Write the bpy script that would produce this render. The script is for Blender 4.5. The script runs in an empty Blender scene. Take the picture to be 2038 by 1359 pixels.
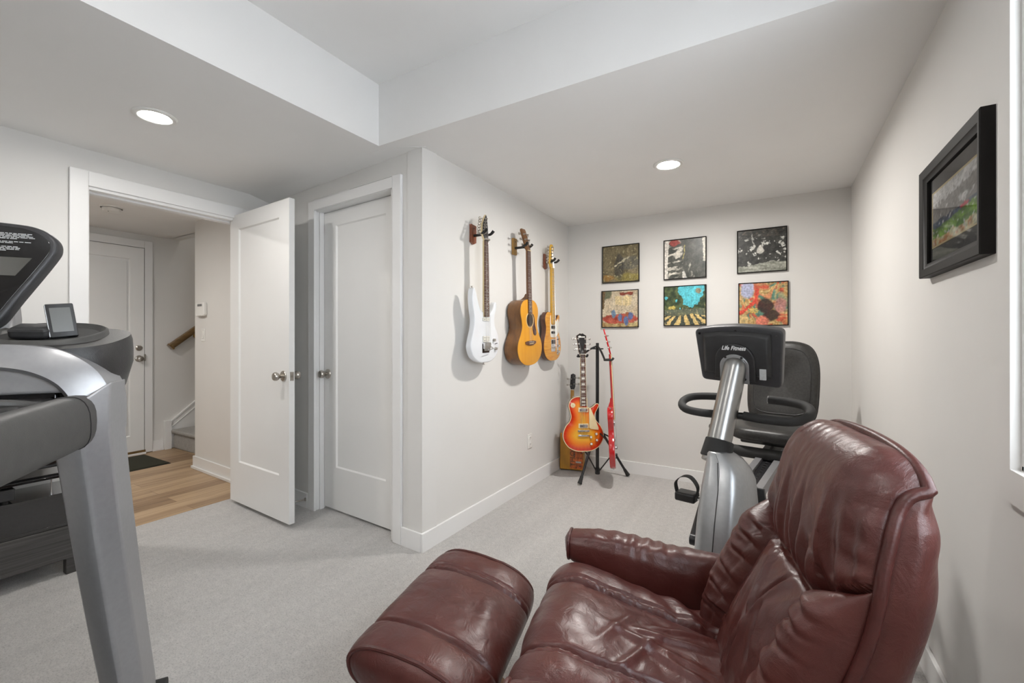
import bpy, bmesh, math, random
from mathutils import Vector, Matrix, noise, Euler
from mathutils.geometry import tessellate_polygon
PI = math.pi
random.seed(7)
scn = bpy.context.scene
COL = scn.collection

# ------------------------------------------------------------------ camera
EYE = 1.19
YAW = math.atan((1538 - 1019) / 873.0)
cam_d = bpy.data.cameras.new('camera')
cam_d.sensor_fit = 'HORIZONTAL'; cam_d.sensor_width = 36.0
cam_d.lens = 873.0 / 2038.0 * 36.0
cam_d.shift_y = -6.5 / 2038.0
cam_d.clip_start = 0.02
cam = bpy.data.objects.new('camera', cam_d); COL.objects.link(cam)
cam.location = (0, 0, EYE)
cam.rotation_euler = (PI / 2, 0, YAW)
scn.camera = cam

# ------------------------------------------------------------------ world and exposure
scn.view_settings.view_transform = 'Standard'
scn.view_settings.look = 'None'
scn.view_settings.gamma = 1.0
scn.view_settings.use_curve_mapping = False
scn.view_settings.exposure = 0.32
w = bpy.data.worlds.new('world'); scn.world = w; w.use_nodes = True
w.node_tree.nodes['Background'].inputs[0].default_value = (0.86, 0.93, 1.0, 1)
w.node_tree.nodes['Background'].inputs[1].default_value = 6.0
LAMP = 200.0          # emission of every ceiling light, the seen ones and the added fill

# ------------------------------------------------------------------ materials
def new_mat(name):
    m = bpy.data.materials.new(name); m.use_nodes = True
    nt = m.node_tree
    return m, nt, nt.nodes['Principled BSDF']
def S(b, **k):
    for n, v in k.items():
        n = {'rough': 'Roughness', 'metal': 'Metallic', 'color': 'Base Color', 'coat': 'Coat Weight', 'coatr': 'Coat Roughness',
             'emi': 'Emission Color', 'emis': 'Emission Strength', 'spec': 'Specular IOR Level', 'trans': 'Transmission Weight'}[n]
        b.inputs[n].default_value = v
def ramp(nt, stops):
    r = nt.nodes.new('ShaderNodeValToRGB'); e = r.color_ramp.elements
    while len(e) > 1: e.remove(e[0])
    e[0].position = stops[0][0]; e[0].color = (*stops[0][1], 1)
    for p, c in stops[1:]:
        x = e.new(p); x.color = (*c, 1)
    return r
def coords(nt, scale=(1, 1, 1), kind='Object', rot=(0, 0, 0)):
    t = nt.nodes.new('ShaderNodeTexCoord'); mp = nt.nodes.new('ShaderNodeMapping')
    mp.inputs['Scale'].default_value = scale; mp.inputs['Rotation'].default_value = rot
    nt.links.new(t.outputs[kind], mp.inputs[0]); return mp.outputs[0]
def nz(nt, co, scale, detail=3, rough=0.5, dist=0.0):
    n = nt.nodes.new('ShaderNodeTexNoise'); n.inputs['Scale'].default_value = scale
    n.inputs['Detail'].default_value = detail; n.inputs['Roughness'].default_value = rough
    n.inputs['Distortion'].default_value = dist
    nt.links.new(co, n.inputs['Vector']); return n.outputs['Fac']
def bump(nt, b, fac, strength, dist):
    n = nt.nodes.new('ShaderNodeBump'); n.inputs['Strength'].default_value = strength; n.inputs['Distance'].default_value = dist
    nt.links.new(fac, n.inputs['Height']); nt.links.new(n.outputs[0], b.inputs['Normal']); return n
def var(c, k): return tuple(min(1, max(0, x * k)) for x in c)
def plain(name, c, rough=0.5, metal=0.0, v=0.04, scale=12, bs=0.0, bscale=200, bd=0.001, coat=0.0, spec=0.5, stretch=(1, 1, 1)):
    m, nt, b = new_mat(name); S(b, rough=rough, metal=metal, coat=coat, spec=spec)
    co = coords(nt, stretch)
    r = ramp(nt, [(0.3, var(c, 1 - v)), (0.7, var(c, 1 + v))])
    nt.links.new(nz(nt, co, scale), r.inputs[0]); nt.links.new(r.outputs[0], b.inputs['Base Color'])
    if bs: bump(nt, b, nz(nt, co, bscale), bs, bd)
    return m
def wood(name, c1, c2, rough=0.35, axis=2, scale=14, coat=0.0, stretchk=0.12):
    m, nt, b = new_mat(name); S(b, rough=rough, coat=coat, coatr=0.1)
    st = [1, 1, 1]; st[axis] = stretchk
    co = coords(nt, st)
    r = ramp(nt, [(0.3, c1), (0.7, c2)])
    nt.links.new(nz(nt, co, scale, 6, 0.6, 1.2), r.inputs[0]); nt.links.new(r.outputs[0], b.inputs['Base Color'])
    return m

M = {}
M['wall'] = plain('wall_paint', (0.74, 0.725, 0.70), 0.75, v=0.012, scale=3, bs=0.05, bscale=220, bd=0.0006)
M['ceil'] = plain('ceiling_paint', (0.85, 0.84, 0.825), 0.85, v=0.012, scale=3)
M['trim'] = plain('trim_paint', (0.83, 0.825, 0.815), 0.38, v=0.01, scale=5)
M['door'] = plain('door_paint', (0.82, 0.815, 0.80), 0.35, v=0.01, scale=4)
M['plastic_white'] = plain('white_plastic', (0.80, 0.79, 0.76), 0.4, v=0.01)
M['nickel'] = plain('brushed_nickel', (0.46, 0.43, 0.39), 0.28, 1.0, v=0.08, scale=60)
M['chrome'] = plain('chrome', (0.72, 0.72, 0.73), 0.12, 1.0, v=0.03)
M['black'] = plain('black_plastic', (0.022, 0.022, 0.023), 0.45, v=0.15, scale=30)
M['blackmetal'] = plain('black_painted_steel', (0.014, 0.014, 0.016), 0.32, v=0.15, scale=30)
M['rubber'] = plain('black_rubber', (0.02, 0.02, 0.02), 0.75, v=0.1, scale=40)
M['texplastic'] = plain('dark_textured_plastic', (0.026, 0.025, 0.025), 0.42, v=0.12, scale=60, bs=0.5, bscale=420, bd=0.0012)
M['padgrip'] = plain('grey_rail_plastic', (0.060, 0.058, 0.055), 0.48, v=0.08, scale=40, bs=0.35, bscale=500, bd=0.0008)
M['consolegrey'] = plain('console_grey_plastic', (0.040, 0.040, 0.043), 0.45, v=0.08, scale=50, bs=0.2, bscale=500, bd=0.0006)
M['silver'] = plain('silver_paint', (0.37, 0.37, 0.38), 0.36, 0.55, v=0.03, scale=80)
M['silverdark'] = plain('shroud_silver', (0.40, 0.41, 0.42), 0.34, 0.7, v=0.04, scale=60)
M['steel'] = plain('polished_steel', (0.32, 0.32, 0.315), 0.30, 1.0, v=0.05, scale=30, stretch=(1, 1, .1))
M['glassblack'] = plain('black_glass', (0.008, 0.008, 0.009), 0.04, v=0.1, coat=1.0)
M['screen'] = plain('grey_screen', (0.13, 0.13, 0.125), 0.2, v=0.03)
M['panelgrey'] = plain('console_panel_grey', (0.036, 0.036, 0.030), 0.3, v=0.05)
M['text'] = plain('printed_text', (0.55, 0.56, 0.56), 0.6, v=0.1, scale=200)
M['whiteprint'] = plain('white_print', (0.85, 0.85, 0.85), 0.5, v=0.02)
M['frameblack'] = plain('black_frame', (0.010, 0.009, 0.0085), 0.5, v=0.2, scale=20, spec=0.22)
M['matgrey'] = plain('grey_mat_board', (0.22, 0.215, 0.205), 0.8, v=0.03)
M['matblack'] = plain('dark_mat_board', (0.03, 0.033, 0.042), 0.35, v=0.3, scale=30)
M['seatvinyl'] = plain('black_vinyl', (0.024, 0.023, 0.021), 0.4, v=0.35, scale=90, bs=0.35, bscale=160, bd=0.001)
M['brass'] = plain('brass', (0.55, 0.38, 0.14), 0.25, 1.0, v=0.08)
M['maple'] = wood('flamed_maple', (0.60, 0.22, 0.018), (0.80, 0.42, 0.07), 0.3, 0, 42, 0.3)
M['mapleneck'] = wood('maple_neck', (0.66, 0.36, 0.03), (0.74, 0.44, 0.06), 0.35, 2, 20, 0.3)
M['paleneck'] = wood('pale_maple', (0.72, 0.58, 0.32), (0.80, 0.66, 0.40), 0.4, 2, 20)
M['spruce'] = wood('aged_spruce', (0.66, 0.275, 0.008), (0.74, 0.345, 0.02), 0.35, 2, 60, 0.2, 0.03)
M['mahog'] = wood('dark_mahogany', (0.11, 0.042, 0.009), (0.22, 0.09, 0.018), 0.3, 2, 18, 0.3)
M['darkmahog'] = wood('brown_mahogany', (0.05, 0.018, 0.008), (0.10, 0.03, 0.012), 0.3, 2, 18, 0.5)
M['rosewood'] = wood('rosewood', (0.075, 0.03, 0.02), (0.15, 0.07, 0.045), 0.45, 2, 30)
M['hangwood'] = wood('hanger_wood', (0.16, 0.035, 0.012), (0.26, 0.07, 0.025), 0.3, 2, 18, 0.4)
M['hangoak'] = wood('hanger_oak', (0.36, 0.19, 0.04), (0.46, 0.26, 0.07), 0.4, 2, 18, 0.2)
M['railwood'] = wood('handrail_wood', (0.11, 0.06, 0.018), (0.22, 0.13, 0.045), 0.3, 1, 16, 0.4)
M['tvwood'] = wood('dark_woodgrain', (0.022, 0.021, 0.020), (0.085, 0.08, 0.076), 0.5, 1, 60, 0.0, 0.02)
M['basewood'] = wood('walnut_base', (0.10, 0.04, 0.02), (0.18, 0.08, 0.04), 0.35, 0, 12, 0.3)
M['pearl'] = plain('pearl', (0.80, 0.78, 0.70), 0.25, v=0.08, scale=60)
M['cream'] = plain('cream_plastic', (0.80, 0.68, 0.40), 0.4, v=0.03)
M['guitarwhite'] = plain('white_gloss', (0.80, 0.82, 0.85), 0.14, v=0.02, coat=1.0)
M['red'] = plain('red_gloss', (0.50, 0.006, 0.008), 0.18, v=0.1, coat=1.0, scale=8)
M['frets'] = plain('fret_wire', (0.70, 0.68, 0.62), 0.25, 1.0)
M['pickguard'] = plain('tortoise_guard', (0.05, 0.015, 0.012), 0.2, v=0.5, scale=60, coat=0.6)
M['hole'] = plain('dark_hollow', (0.03, 0.015, 0.008), 0.7)
M['mattop'] = plain('doormat_pile', (0.035, 0.035, 0.02), 0.95, v=0.6, scale=260, bs=1.0, bscale=400, bd=0.004)

def mat_sunburst():
    m, nt, b = new_mat('cherry_sunburst'); S(b, rough=0.14, coat=1.0)
    g = nt.nodes.new('ShaderNodeAttribute'); g.attribute_name = 'rim'
    r = ramp(nt, [(0.0, (0.42, 0.012, 0.004)), (0.16, (0.66, 0.045, 0.006)), (0.38, (0.84, 0.20, 0.012)), (0.7, (0.86, 0.42, 0.03)), (1.0, (0.85, 0.47, 0.04))])
    nt.links.new(g.outputs['Fac'], r.inputs[0]); nt.links.new(r.outputs[0], b.inputs['Base Color']); return m
M['burst'] = mat_sunburst()

def mat_leather():
    m, nt, b = new_mat('burgundy_leather'); S(b, rough=0.36, coat=0.12, coatr=0.25, spec=0.5)
    co = coords(nt)
    r = ramp(nt, [(0.25, (0.060, 0.0125, 0.0105)), (0.55, (0.083, 0.0195, 0.0155)), (0.8, (0.112, 0.033, 0.025))])
    nt.links.new(nz(nt, co, 7, 5, 0.6), r.inputs[0]); nt.links.new(r.outputs[0], b.inputs['Base Color'])
    rr = ramp(nt, [(0.3, (0.28,) * 3), (0.7, (0.46,) * 3)])
    nt.links.new(nz(nt, co, 16, 4), rr.inputs[0]); nt.links.new(rr.outputs[0], b.inputs['Roughness'])
    v = nt.nodes.new('ShaderNodeTexVoronoi'); v.inputs['Scale'].default_value = 620; nt.links.new(co, v.inputs['Vector'])
    n1 = bump(nt, b, v.outputs['Distance'], 0.22, 0.0008)
    n2 = nt.nodes.new('ShaderNodeBump'); n2.inputs['Strength'].default_value = 0.55; n2.inputs['Distance'].default_value = 0.006
    nt.links.new(nz(nt, co, 20, 4, 0.55, 0.8), n2.inputs['Height']); nt.links.new(n2.outputs[0], n1.inputs['Normal'])
    return m
M['leather'] = mat_leather()
M['piping'] = plain('leather_piping', (0.070, 0.0165, 0.0135), 0.38, v=0.2, scale=30, bs=0.4, bscale=150, bd=0.002)

def mat_carpet(name, c, streak=True):
    m, nt, b = new_mat(name); S(b, rough=0.95, spec=0.15)
    co = coords(nt)
    f1 = nz(nt, co, 150, 5, 0.75); f2 = nz(nt, co, 5, 3)
    r = ramp(nt, [(0.30, var(c, 0.60)), (0.46, c), (0.72, var(c, 1.16))])
    nt.links.new(f1, r.inputs[0])
    r2 = ramp(nt, [(0.35, (0.95, 0.95, 0.95)), (0.65, (1.04, 1.04, 1.04))])
    co2 = coords(nt, (7, 0.7, 1), rot=(0, 0, 0.45)) if streak else co
    nt.links.new(nz(nt, co2, 1.2, 3, 0.6) if streak else f2, r2.inputs[0])
    mx = nt.nodes.new('ShaderNodeMix'); mx.data_type = 'RGBA'; mx.blend_type = 'MULTIPLY'; mx.inputs['Factor'].default_value = 0.75
    nt.links.new(r.outputs[0], mx.inputs['A']); nt.links.new(r2.outputs[0], mx.inputs['B'])
    r3 = ramp(nt, [(0.3, (0.86, 0.86, 0.86)), (0.7, (1.08, 1.08, 1.08))]); nt.links.new(nz(nt, co, 34, 5, 0.75), r3.inputs[0])
    m3 = nt.nodes.new('ShaderNodeMix'); m3.data_type = 'RGBA'; m3.blend_type = 'MULTIPLY'; m3.inputs['Factor'].default_value = 0.8
    nt.links.new(mx.outputs['Result'], m3.inputs['A']); nt.links.new(r3.outputs[0], m3.inputs['B'])
    nt.links.new(m3.outputs['Result'], b.inputs['Base Color'])
    bump(nt, b, f1, 1.0, 0.012); return m
M['carpet'] = mat_carpet('carpet_pile', (0.76, 0.735, 0.71))
M['staircarpet'] = mat_carpet('stair_carpet_pile', (0.56, 0.54, 0.51), False)

def mat_planks():
    m, nt, b = new_mat('oak_planks'); S(b, rough=0.42)
    co = coords(nt, (1, 1, 1), rot=(0, 0, PI / 2))
    br = nt.nodes.new('ShaderNodeTexBrick'); br.offset = 0.37
    br.inputs['Scale'].default_value = 1.0; br.inputs['Brick Width'].default_value = 1.1; br.inputs['Row Height'].default_value = 0.15
    br.inputs['Mortar Size'].default_value = 0.0012; br.inputs['Mortar Smooth'].default_value = 0.2
    br.inputs['Color1'].default_value = (0, 0, 0, 1); br.inputs['Color2'].default_value = (1, 1, 1, 1); br.inputs['Mortar'].default_value = (0.1, 0.1, 0.1, 1)
    nt.links.new(co, br.inputs['Vector'])
    gr = nz(nt, coords(nt, (9, 0.55, 1)), 2.6, 7, 0.62, 1.0)
    mx = nt.nodes.new('ShaderNodeMix'); mx.data_type = 'FLOAT'; mx.inputs['Factor'].default_value = 0.28
    nt.links.new(gr, mx.inputs['A']); nt.links.new(br.outputs['Color'], mx.inputs['B'])
    r = ramp(nt, [(0.25, (0.16, 0.095, 0.052)), (0.42, (0.34, 0.22, 0.125)), (0.6, (0.48, 0.335, 0.20)), (0.8, (0.58, 0.43, 0.275))])
    nt.links.new(mx.outputs['Result'], r.inputs[0])
    m2 = nt.nodes.new('ShaderNodeMix'); m2.data_type = 'RGBA'; m2.inputs['B'].default_value = (0.16, 0.09, 0.04, 1)
    nt.links.new(br.outputs['Fac'], m2.inputs['Factor']); nt.links.new(r.outputs[0], m2.inputs['A'])
    nt.links.new(m2.outputs['Result'], b.inputs['Base Color']); return m
M['planks'] = mat_planks()

def mat_emit(name, c, s):
    m, nt, b = new_mat(name); S(b, color=(0.9, 0.9, 0.88, 1), emi=(*c, 1), emis=s); return m
LAMPC = (1.0, 0.965, 0.92)
def mat_glass(name, rough=0.0):
    m, nt, b = new_mat(name); S(b, color=(1, 1, 1, 1), trans=1.0, rough=rough); b.inputs['IOR'].default_value = 1.01; return m
M['pane'] = mat_glass('window_pane')
def mat_picglass():
    m, nt, b = new_mat('picture_glass')
    for n in list(nt.nodes):
        if n.type != 'OUTPUT_MATERIAL': nt.nodes.remove(n)
    out = [n for n in nt.nodes][0]
    t = nt.nodes.new('ShaderNodeBsdfTransparent'); g = nt.nodes.new('ShaderNodeBsdfGlossy'); g.inputs['Roughness'].default_value = 0.03
    fr = nt.nodes.new('ShaderNodeFresnel'); fr.inputs[0].default_value = 1.4
    mx = nt.nodes.new('ShaderNodeMixShader')
    nt.links.new(fr.outputs[0], mx.inputs[0]); nt.links.new(t.outputs[0], mx.inputs[1]); nt.links.new(g.outputs[0], mx.inputs[2])
    nt.links.new(mx.outputs[0], out.inputs[0]); return m
M['picglass'] = mat_picglass()
def mat_vcol(name, rough=0.35):
    m, nt, b = new_mat(name); S(b, rough=rough)
    a = nt.nodes.new('ShaderNodeAttribute'); a.attribute_name = 'art'
    nt.links.new(a.outputs['Color'], b.inputs['Base Color']); return m
M['art'] = mat_vcol('printed_artwork')

# ------------------------------------------------------------------ object helpers
def tag(o, label=None, cat=None, group=None, kind=None):
    if label: o['label'] = label
    if cat: o['category'] = cat
    if group: o['group'] = group
    if kind: o['kind'] = kind
    return o
def thing(name, label, cat, loc=(0, 0, 0), rotz=0.0, group=None):
    o = bpy.data.objects.new(name, None); COL.objects.link(o); o.empty_display_size = 0.1
    o.location = loc; o.rotation_euler = (0, 0, rotz)
    return tag(o, label, cat, group)
class MB:
    def __init__(s): s.v = []; s.f = []; s.sm = []
    def add(s, vs, fs, smooth=False, mt=None):
        n = len(s.v)
        for p in vs:
            p = Vector(p); s.v.append(mt @ p if mt else p)
        for f in fs: s.f.append([i + n for i in f]); s.sm.append(smooth)
        return s
    def box(s, c, d, mt=None, rot=None, taper=None):
        x, y, z = d[0] / 2, d[1] / 2, d[2] / 2
        P = [Vector((a * x, b_ * y, e * z)) for e in (-1, 1) for b_ in (-1, 1) for a in (-1, 1)]
        if rot: R = Euler(rot).to_matrix(); P = [R @ p for p in P]
        P = [p + Vector(c) for p in P]
        return s.add(P, [(0, 2, 3, 1), (4, 5, 7, 6), (0, 1, 5, 4), (2, 6, 7, 3), (0, 4, 6, 2), (1, 3, 7, 5)], False, mt)
    def bx(s, x0, x1, y0, y1, z0, z1, mt=None):
        return s.box(((x0 + x1) / 2, (y0 + y1) / 2, (z0 + z1) / 2), (abs(x1 - x0), abs(y1 - y0), abs(z1 - z0)), mt)
    def loft(s, rings, cap=True, closed=True, smooth=True, mt=None, tess=False):
        n = len(rings[0]); vs = [p for r in rings for p in r]; fs = []
        for i in range(len(rings) - 1):
            for j in range(n if closed else n - 1):
                k = (j + 1) % n
                fs.append((i * n + j, i * n + k, (i + 1) * n + k, (i + 1) * n + j))
        s.add(vs, fs, smooth, mt)
        if cap and closed and tess:
            for r in (rings[0], rings[-1]):
                s.add(r, [list(f) for f in tessellate_polygon([[Vector(p) for p in r]])], False, mt)
        elif cap and closed:
            s.add(rings[0], [list(range(n))[::-1]], False, mt); s.add(rings[-1], [list(range(n))], False, mt)
        return s
    def tube(s, pts, r, n=12, mt=None, closed=False, cap=True):
        pts = [Vector(p) for p in pts]; N = len(pts); rings = []
        up = Vector((0, 0, 1)); prev = None
        for i, p in enumerate(pts):
            if closed: t = pts[(i + 1) % N] - pts[i - 1]
            else: t = pts[min(i + 1, N - 1)] - pts[max(i - 1, 0)]
            t.normalize()
            if prev is None:
                a = t.cross(up)
                if a.length < 1e-3: a = t.cross(Vector((1, 0, 0)))
            else: a = prev - t * prev.dot(t)
            a.normalize(); prev = a; b_ = t.cross(a)
            rr = r[i] if isinstance(r, (list, tuple)) else r
            rings.append([p + (a * math.cos(q) + b_ * math.sin(q)) * rr for q in [2 * PI * k / n for k in range(n)]])
        if closed: rings.append(rings[0]); cap = False
        return s.loft(rings, cap, True, True, mt)
    def cyl(s, a, b_, r, n=20, mt=None, r2=None):
        return s.tube([a, b_], [r, r if r2 is None else r2], n, mt)
    def lathe(s, prof, n=24, mt=None, cap=True):
        rings = [[Vector((r * math.cos(2 * PI * k / n), r * math.sin(2 * PI * k / n), z)) for k in range(n)] for r, z in prof]
        return s.loft(rings, cap, True, True, mt)
    def prism(s, pts, y0, y1, rnd=0.0, mt=None, smooth=True, steps=3):
        # outline in (x,z), extruded along y from y0 (front) to y1 (back), rounded rims
        P = [Vector((p[0], 0, p[1])) for p in pts]; N = len(P)
        area = sum(P[i].x * P[(i + 1) % N].z - P[(i + 1) % N].x * P[i].z for i in range(N))
        sg = 1 if area > 0 else -1
        nrm = []
        for i in range(N):
            t = (P[(i + 1) % N] - P[i - 1]).normalized(); nrm.append(Vector((-t.z, 0, t.x)) * sg)  # inward
        rings = []
        if rnd > 0:
            for k in range(steps + 1):
                q = PI / 2 * k / steps; ins = rnd * (1 - math.sin(q)); dy = rnd * (1 - math.cos(q))
                rings.append([P[i] + nrm[i] * ins + Vector((0, y0 + dy, 0)) for i in range(N)])
            for k in range(steps + 1):
                q = PI / 2 * k / steps; ins = rnd * (1 - math.cos(q)); dy = rnd * (1 - math.sin(q))
                rings.append([P[i] + nrm[i] * ins + Vector((0, y1 - dy, 0)) for i in range(N)])
        else: rings = [[p + Vector((0, y, 0)) for p in P] for y in (y0, y1)]
        return s.loft(rings, True, True, smooth, mt, True)
    def build(s, name, mat, parent=None, bev=0.0, seg=2, label=None, sharp=35):
        me = bpy.data.meshes.new(name); me.from_pydata(s.v, [], s.f); me.validate()
        bm = bmesh.new(); bm.from_mesh(me)
        bmesh.ops.remove_doubles(bm, verts=bm.verts, dist=1e-6)
        bmesh.ops.recalc_face_normals(bm, faces=bm.faces)
        bm.to_mesh(me); bm.free()
        o = bpy.data.objects.new(name, me); COL.objects.link(o)
        me.materials.append(M[mat] if isinstance(mat, str) else mat)
        if parent: o.parent = parent
        for p in me.polygons: p.use_smooth = True
        me.set_sharp_from_angle(angle=math.radians(sharp))
        if bev:
            b_ = o.modifiers.new('bevel', 'BEVEL'); b_.width = bev; b_.segments = seg; b_.limit_method = 'ANGLE'; b_.angle_limit = math.radians(40)
            b_.harden_normals = False
        if label: o['label'] = label
        return o
def cr(pts, n=8, closed=False):
    P = [Vector(p) for p in pts]; N = len(P); out = []
    rng = range(N) if closed else range(N - 1)
    for i in rng:
        if closed: a, b_, c, d = P[i - 1], P[i], P[(i + 1) % N], P[(i + 2) % N]
        else: a, b_, c, d = P[max(i - 1, 0)], P[i], P[i + 1], P[min(i + 2, N - 1)]
        for k in range(n):
            t = k / n
            out.append(0.5 * ((2 * b_) + (c - a) * t + (2 * a - 5 * b_ + 4 * c - d) * t * t + (3 * b_ - a - 3 * c + d) * t ** 3))
    if not closed: out.append(P[-1])
    return out
def cr2(pts, n=8, closed=True):
    return [(p.x, p.y) for p in cr([(a, b_, 0) for a, b_ in pts], n, closed)]
def interp(tab, t):
    for i in range(len(tab) - 1):
        if t <= tab[i + 1][0]:
            a, b_ = tab[i], tab[i + 1]; k = (t - a[0]) / (b_[0] - a[0]) if b_[0] > a[0] else 0
            k = max(0, min(1, k)); return tuple(a[j] + (b_[j] - a[j]) * k for j in range(1, len(a)))
    return tuple(tab[-1][1:])
def rrect(x0, x1, z0, z1, r, n=5):
    out = []
    for cx, cz, a0 in ((x1 - r, z0 + r, -90), (x1 - r, z1 - r, 0), (x0 + r, z1 - r, 90), (x0 + r, z0 + r, 180)):
        for k in range(n + 1):
            a = math.radians(a0 + 90 * k / n); out.append((cx + r * math.cos(a), cz + r * math.sin(a)))
    return out
def round_poly(pts, r, n=4):
    out = []; N = len(pts)
    for i in range(N):
        p, a, b_ = Vector(pts[i]), Vector(pts[i - 1]), Vector(pts[(i + 1) % N])
        rr = min(r, (a - p).length * .45, (b_ - p).length * .45); s0 = p + (a - p).normalized() * rr; s1 = p + (b_ - p).normalized() * rr
        for k in range(n + 1):
            t = k / n; q = s0 * (1 - t) ** 2 + p * 2 * t * (1 - t) + s1 * t * t; out.append((q.x, q.y))
    return out
def text_mesh(name, body, size, mat, parent, mtx, shear=0.0, ext=0.0004, sx=1.0):
    cu = bpy.data.curves.new(name, 'FONT'); cu.body = body; cu.size = size; cu.shear = shear; cu.extrude = ext
    cu.align_x = 'CENTER'; cu.align_y = 'CENTER'; cu.resolution_u = 3; cu.offset = 0.0006
    t = bpy.data.objects.new(name + '_tmp', cu)
    me = bpy.data.meshes.new_from_object(t); bpy.data.objects.remove(t)
    me.transform(mtx @ Matrix.Diagonal((sx, 1, 1, 1)))
    me.materials.clear(); me.materials.append(M[mat])
    o = bpy.data.objects.new(name, me); COL.objects.link(o); o.parent = parent
    return o
def struct(o): o['kind'] = 'structure'; return o
def T(x, y, z, rz=0.0, rx=0.0, ry=0.0): return Matrix.Translation((x, y, z)) @ Euler((rx, ry, rz)).to_matrix().to_4x4()

# ================================================================== THE ROOM
ZL, ZH, YF, YR, XR_, XG, YB = 2.257, 2.597, 1.715, -3.2, 0.475, -1.68, 3.87
XL, XLO = -3.33, -3.445
def st(name, mat, mb, bev=0.0): return struct(mb.build(name, mat, None, bev))
st('floor', 'carpet', MB().bx(-3.46, XR_ + .1, YR - .1, YB + .1, -.06, 0))
st('floor_hall', 'planks', MB().bx(-5.85, -3.46, -0.8, 2.35, -.062, -.006))
# walls
wr = MB()
WY0, WY1, WZ0, WZ1 = -0.12, 1.416, 0.896, 2.12
wr.bx(XR_, XR_ + .17, YR - .1, WY0, 0, ZH); wr.bx(XR_, XR_ + .17, WY1, YB + .1, 0, ZH)
wr.bx(XR_, XR_ + .17, WY0, WY1, 0, WZ0); wr.bx(XR_, XR_ + .17, WY0, WY1, WZ1, ZH)
st('wall_right', 'wall', wr)
st('wall_back', 'wall', MB().bx(XG - .1, XR_ + .1, YB, YB + .12, 0, ZH))
st('wall_alcove', 'wall', MB().bx(XG - .11, XG, 1.846, YB + .05, 0, ZL + .05))
st('wall_rear', 'wall', MB().bx(XL - .1, XR_ + .1, YR - .12, YR, 0, ZH))
DY0, DY1, DZ = 0.905, 1.74, 2.045
wl = MB()
wl.bx(XLO, XL, YR - .1, DY0, 0, ZH); wl.bx(XLO, XL, DY1, 2.02, 0, ZH); wl.bx(XLO, XL, DY0, DY1, DZ, ZH)
st('wall_left', 'wall', wl)
CA = math.radians(176.36)
MC = Matrix.Translation((-1.68, 1.845, 0)) @ Matrix.Rotation(CA, 4, 'Z')   # x along the closet wall to the left, y into the room
wc = MB(); wc.bx(0, .255, -.115, 0, 0, ZL + .05, MC); wc.bx(1.05, 1.66, -.115, 0, 0, ZL + .05, MC); wc.bx(.255, 1.05, -.115, 0, 2.075, ZL + .05, MC)
st('wall_closet', 'wall', wc)
MT = Matrix.Translation((-3.445, 1.93, 0)) @ Matrix.Rotation(math.radians(177), 4, 'Z')
st('wall_hall', 'wall', MB().bx(0, 1.154, -.12, 0, 0, 2.9, MT))
st('wall_hall_far', 'wall', MB().bx(-5.78, -5.65, -0.9, 4.3, -.1, 4.6))
st('wall_stair', 'wall', MB().bx(-4.6, -4.48, 2.08, 4.3, 0, 4.6))
st('wall_stair_end', 'wall', MB().bx(-5.7, -4.5, 4.2, 4.32, 0, 4.6))
st('wall_hall_rear', 'wall', MB().bx(-5.7, XLO, -0.95, -0.83, 0, 2.4))
# ceilings
st('ceiling', 'ceil', MB().bx(-1.885, XR_ + .1, YR - .1, YF + .01, ZH, ZH + .1))
lowc = MB()
lowc.bx(XL - .06, -1.88, YR - .1, YF, ZL, ZH + .08)            # soffit over the doorway side
lowc.bx(XL - .06, XR_ + .1, YF, YB + .1, ZL, ZH + .08)         # dropped ceiling of the alcove
lowc.add([(XL - .01, 1.785, ZL + .002), (-1.879, YF + .004, ZL + .001), (-1.66, 1.855, ZL - .003), (XL - .01, 1.97, 2.222),
          (XL - .01, 1.785, ZL + .05), (-1.879, YF + .004, ZL + .05), (-1.66, 1.855, ZL + .05), (XL - .01, 1.97, ZL + .05)],
         [(0, 1, 2, 3), (4, 7, 6, 5), (0, 4, 5, 1), (1, 5, 6, 2), (2, 6, 7, 3), (3, 7, 4, 0)])
st('ceiling_low', 'ceil', lowc)
hc = MB(); hc.bx(-5.7, XLO + .01, -0.9, 2.21, 2.27, 2.36); hc.bx(-5.7, -4.5, 2.2, 2.30, 2.27, 4.6); hc.bx(-5.75, -4.45, 2.2, 4.3, 4.55, 4.65)
st('ceiling_hall', 'ceil', hc)

# baseboards
BH = 0.105
def base(name, mt, x0, x1, shoe=False, y=0.0):
    m = MB(); m.bx(x0, x1, y, y + .014, -.004, BH, mt)
    if shoe: m.prism([(x0, -.006), (x1, -.006), (x1, .018), (x0, .018)], y + .014, y + .03, 0, mt)
    return struct(m.build(name, 'trim', None, .003))
base('baseboard_alcove', Matrix.Translation((XG, 1.832, 0)) @ Matrix.Rotation(PI / 2, 4, 'Z') @ Matrix.Scale(-1, 4, (0, 1, 0)), 0, YB - 1.832)
base('baseboard_back', Matrix.Translation((XG, YB, 0)) @ Matrix.Scale(-1, 4, (0, 1, 0)), .014, XR_ - XG)
base('baseboard_right', Matrix.Translation((XR_, YR, 0)) @ Matrix.Rotation(PI / 2, 4, 'Z'), 0, YB - .014 - YR)
base('baseboard_closet', MC, 0, .158)
base('baseboard_corner', MC, 1.12, 1.65)
base('baseboard_left', Matrix.Translation((XL, YR, 0)) @ Matrix.Rotation(PI / 2, 4, 'Z') @ Matrix.Scale(-1, 4, (0, 1, 0)), 0, .83 - YR)
base('baseboard_hall', MT, 0, 1.168, True)
base('baseboard_hall_far', Matrix.Translation((-5.65, 2.04, 0)) @ Matrix.Rotation(PI / 2, 4, 'Z') @ Matrix.Scale(-1, 4, (0, 1, 0)), 0, .1, True)

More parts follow.
